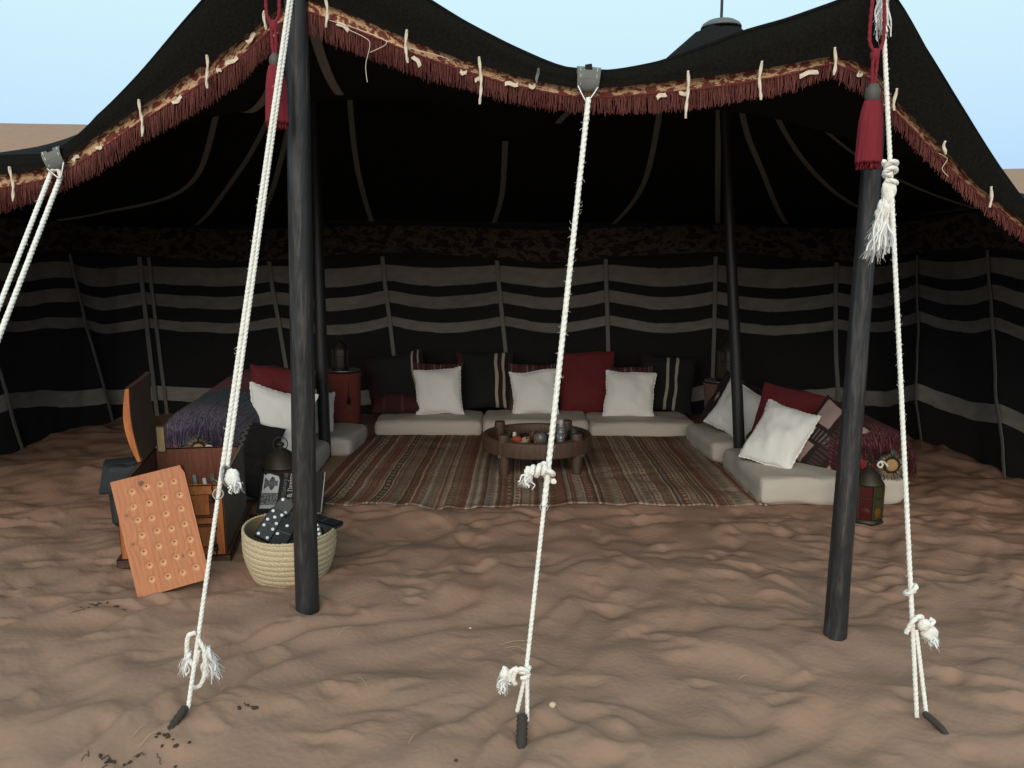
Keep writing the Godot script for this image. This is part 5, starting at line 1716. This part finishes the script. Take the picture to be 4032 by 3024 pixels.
# ------------------------------------------------------------------ litter on the sand
func make_litter() -> void:
	rng.seed = 61
	var stone := [["pale round pebble on the sand right of the middle peg", .146, -2.80, .013], ["tiny white pebble in the open sand before the rug", -.19, -3.58, .006], ["dark crumb of wood on the sand near the bottom edge", -.183, -2.51, .006]]
	for q in stone:
		var o := thing("pebble", q[0], "pebble", at(q[1], gh(q[1], q[2]), q[2]), "pebbles on the sand")
		lump(o, "stone", Vector3(0, q[3] * .5, 0), Vector3(q[3], q[3] * .75, q[3] * .9), M["twig"] if "dark" in q[0] else M["pebble"], int(q[3] * 1000), .2)
	var clumps := [["small dark scrap of bark right of the left peg", -.964, -2.85, 5, .045], ["dark twigs heaped below the left peg", -1.30, -2.545, 16, .11], ["bits of dark bark left of the left peg", -1.17, -2.64, 8, .06], ["dark crumbs strewn along the ridge under the holed board", -1.95, -3.75, 10, .12]]
	for q in clumps:
		var o := thing("twig_litter", q[0], "twigs", Transform3D(), "bits of bark and twig on the sand")
		for k in int(q[3]):
			var x: float = q[1] + rng.randfn(0, q[4] * .6)
			var z: float = q[2] + rng.randfn(0, q[4] * .22)
			var long := rng.randf() < .3
			var d := Vector3(rng.randfn(0, 1), 0, rng.randfn(0, .6)).normalized() * (rng.randf_range(.03, .07) if long else rng.randf_range(.004, .018))
			var g := Geo.new()
			var tp := []
			for i in 5:
				var t := i / 4.0
				tp.append(Vector3(x + d.x * t + rng.randfn(0, .12) * d.length(), 0, z + d.z * t + rng.randfn(0, .12) * d.length()))
				tp[i].y = gh(tp[i].x, tp[i].z) + .001 + rng.randf() * .004
			var r := rng.randf_range(.0008, .002) if long else rng.randf_range(.0015, .0055)
			g.tube(smooth_path(tp, .004), func(i: int, q: float): return r * (1.0 + .35 * sin(i * 1.7 + q)), 5)
			put("twig", g, M["twig"], o)
	var blades := [[-0.06, -3.4, 0.16, 0.03, "left of the middle rope, bending right"], [-0.03, -3.38, 0.1, -0.04, "left of the middle rope, bending left"], [-0.77, -3.45, 0.05, 0.07, "in front of the left pole"], [-0.56, -3.02, -0.06, 0.09, "in open sand between the left and middle ropes"], [-1.12, -2.98, 0.02, 0.06, "beside the frayed clump of the left rope"], [-1.31, -2.66, 0.03, 0.07, "among the twigs below the left peg, longer one"], [-1.27, -2.62, 0.05, 0.05, "among the twigs below the left peg, shorter one"], [0.72, -2.42, -0.02, 0.06, "near the bottom edge right of the middle peg"], [-0.35, -2.6, 0.03, 0.08, "near the bottom edge left of the middle peg"], [0.9, -3.1, 0.06, 0.02, "between the middle rope and the right pole"], [-2, -2.9, 0.05, 0.03, "left of the left rope on open sand"]]
	for q in blades:
		var g := Geo.new()
		var a := Vector3(q[0], gh(q[0], q[1]) + .002, q[1])
		var b := Vector3(q[0] + q[2], gh(q[0] + q[2], q[1] - q[3]) + .006, q[1] - q[3])
		g.tube(smooth_path([a, a.lerp(b, .5) + Vector3(0, .014, 0), b], .02), func(_i, _a): return .0009, 4)
		var o := put("dry_grass_blade", g, M["straw_dry"])
		tag(o, "thin dry grass stalk on the sand " + q[4], "grass stalk", "dry grass stalks on the sand")

# ------------------------------------------------------------------
func _ready() -> void:
	var cam := Camera3D.new()
	cam.name = "camera"
	cam.fov = 49.7
	cam.near = 0.05
	cam.far = 1500.0
	cam.position = Vector3(0, 1.6, 0)
	cam.rotation_degrees = Vector3(-8, 0, 0)
	add_child(cam)
	cam.make_current()

	var env := Environment.new()
	var sky := Sky.new()
	var ps := ProceduralSkyMaterial.new()
	ps.sky_top_color = Color(.72, .97, .99).linear_to_srgb()
	ps.sky_horizon_color = Color(.36, .57, .98).linear_to_srgb()
	ps.sky_curve = 0.12
	ps.ground_horizon_color = Color(.36, .57, .98).linear_to_srgb()
	ps.ground_bottom_color = Color(.3, .22, .15).linear_to_srgb()
	ps.sun_angle_max = 1.0
	sky.sky_material = ps
	env.background_mode = Environment.BG_SKY
	env.sky = sky
	env.background_energy_multiplier = 1.0
	env.tonemap_mode = Environment.TONE_MAPPER_LINEAR
	env.tonemap_exposure = 1.0
	env.sdfgi_enabled = true
	env.ssao_enabled = true
	env.ssil_enabled = true
	var we := WorldEnvironment.new()
	we.name = "world_environment"
	we.environment = env
	add_child(we)

	# the last glow of the sunset sky behind the camera
	var sun := DirectionalLight3D.new()
	sun.name = "dusk_glow"
	sun.light_color = Color(1.0, .92, .82)
	sun.light_energy = 0.66
	sun.light_angular_distance = 50.0
	sun.shadow_enabled = true
	sun.sky_mode = DirectionalLight3D.SKY_MODE_LIGHT_ONLY
	sun.rotation_degrees = Vector3(-22, -8, 0)
	add_child(sun)

	noise.seed = 12
	noise.frequency = 0.01
	noise.fractal_octaves = 3
	soft.seed = 34
	soft.frequency = 0.01
	soft.fractal_octaves = 1
	soft.fractal_type = FastNoiseLite.FRACTAL_NONE
	make_materials()
	woven(mat("straw", Color.WHITE, .85), .7, 9.0)
	M["straw"].albedo_texture = noise_tex(256, 0.05, FastNoiseLite.TYPE_SIMPLEX_SMOOTH, 4, 0.0, ramp([[.2, Color(.36, .28, .17)], [.5, Color(.56, .46, .30)], [.8, Color(.66, .57, .41)]]), 14)
	woven(mat("straw_dark", Color(.3, .23, .14), .9), .6, 20.0)
	mat("clear_glass", Color(.9, .92, .92), .05)
	M["clear_glass"].albedo_color.a = .15
	M["clear_glass"].transparency = BaseMaterial3D.TRANSPARENCY_ALPHA
	mat("cloudy_glass", Color(.12, .115, .11), .25)
	mat("brass", Color(.42, .24, .08), .3, {"metallic": .8})
	woven(mat("drum_red", Color(.2, .045, .035), .9), .6, 14.0)
	woven(mat("drum_brown", Color(.17, .085, .07), .9), .6, 14.0)
	wood("pale_wood", Color(.26, .18, .09), Color(.4, .3, .17), .7, 3.0, 12)
	wood("board_red", Color(.14, .03, .015), Color(.24, .06, .03), .6, 3.0, 13)
	make_ground()
	make_tent()
	make_poles()
	make_ropes()
	make_tassels()
	make_rug()
	make_seating()
	make_saddles()
	make_table()
	make_lanterns()
	make_chest()
	make_basket()
	make_book()
	make_litter()
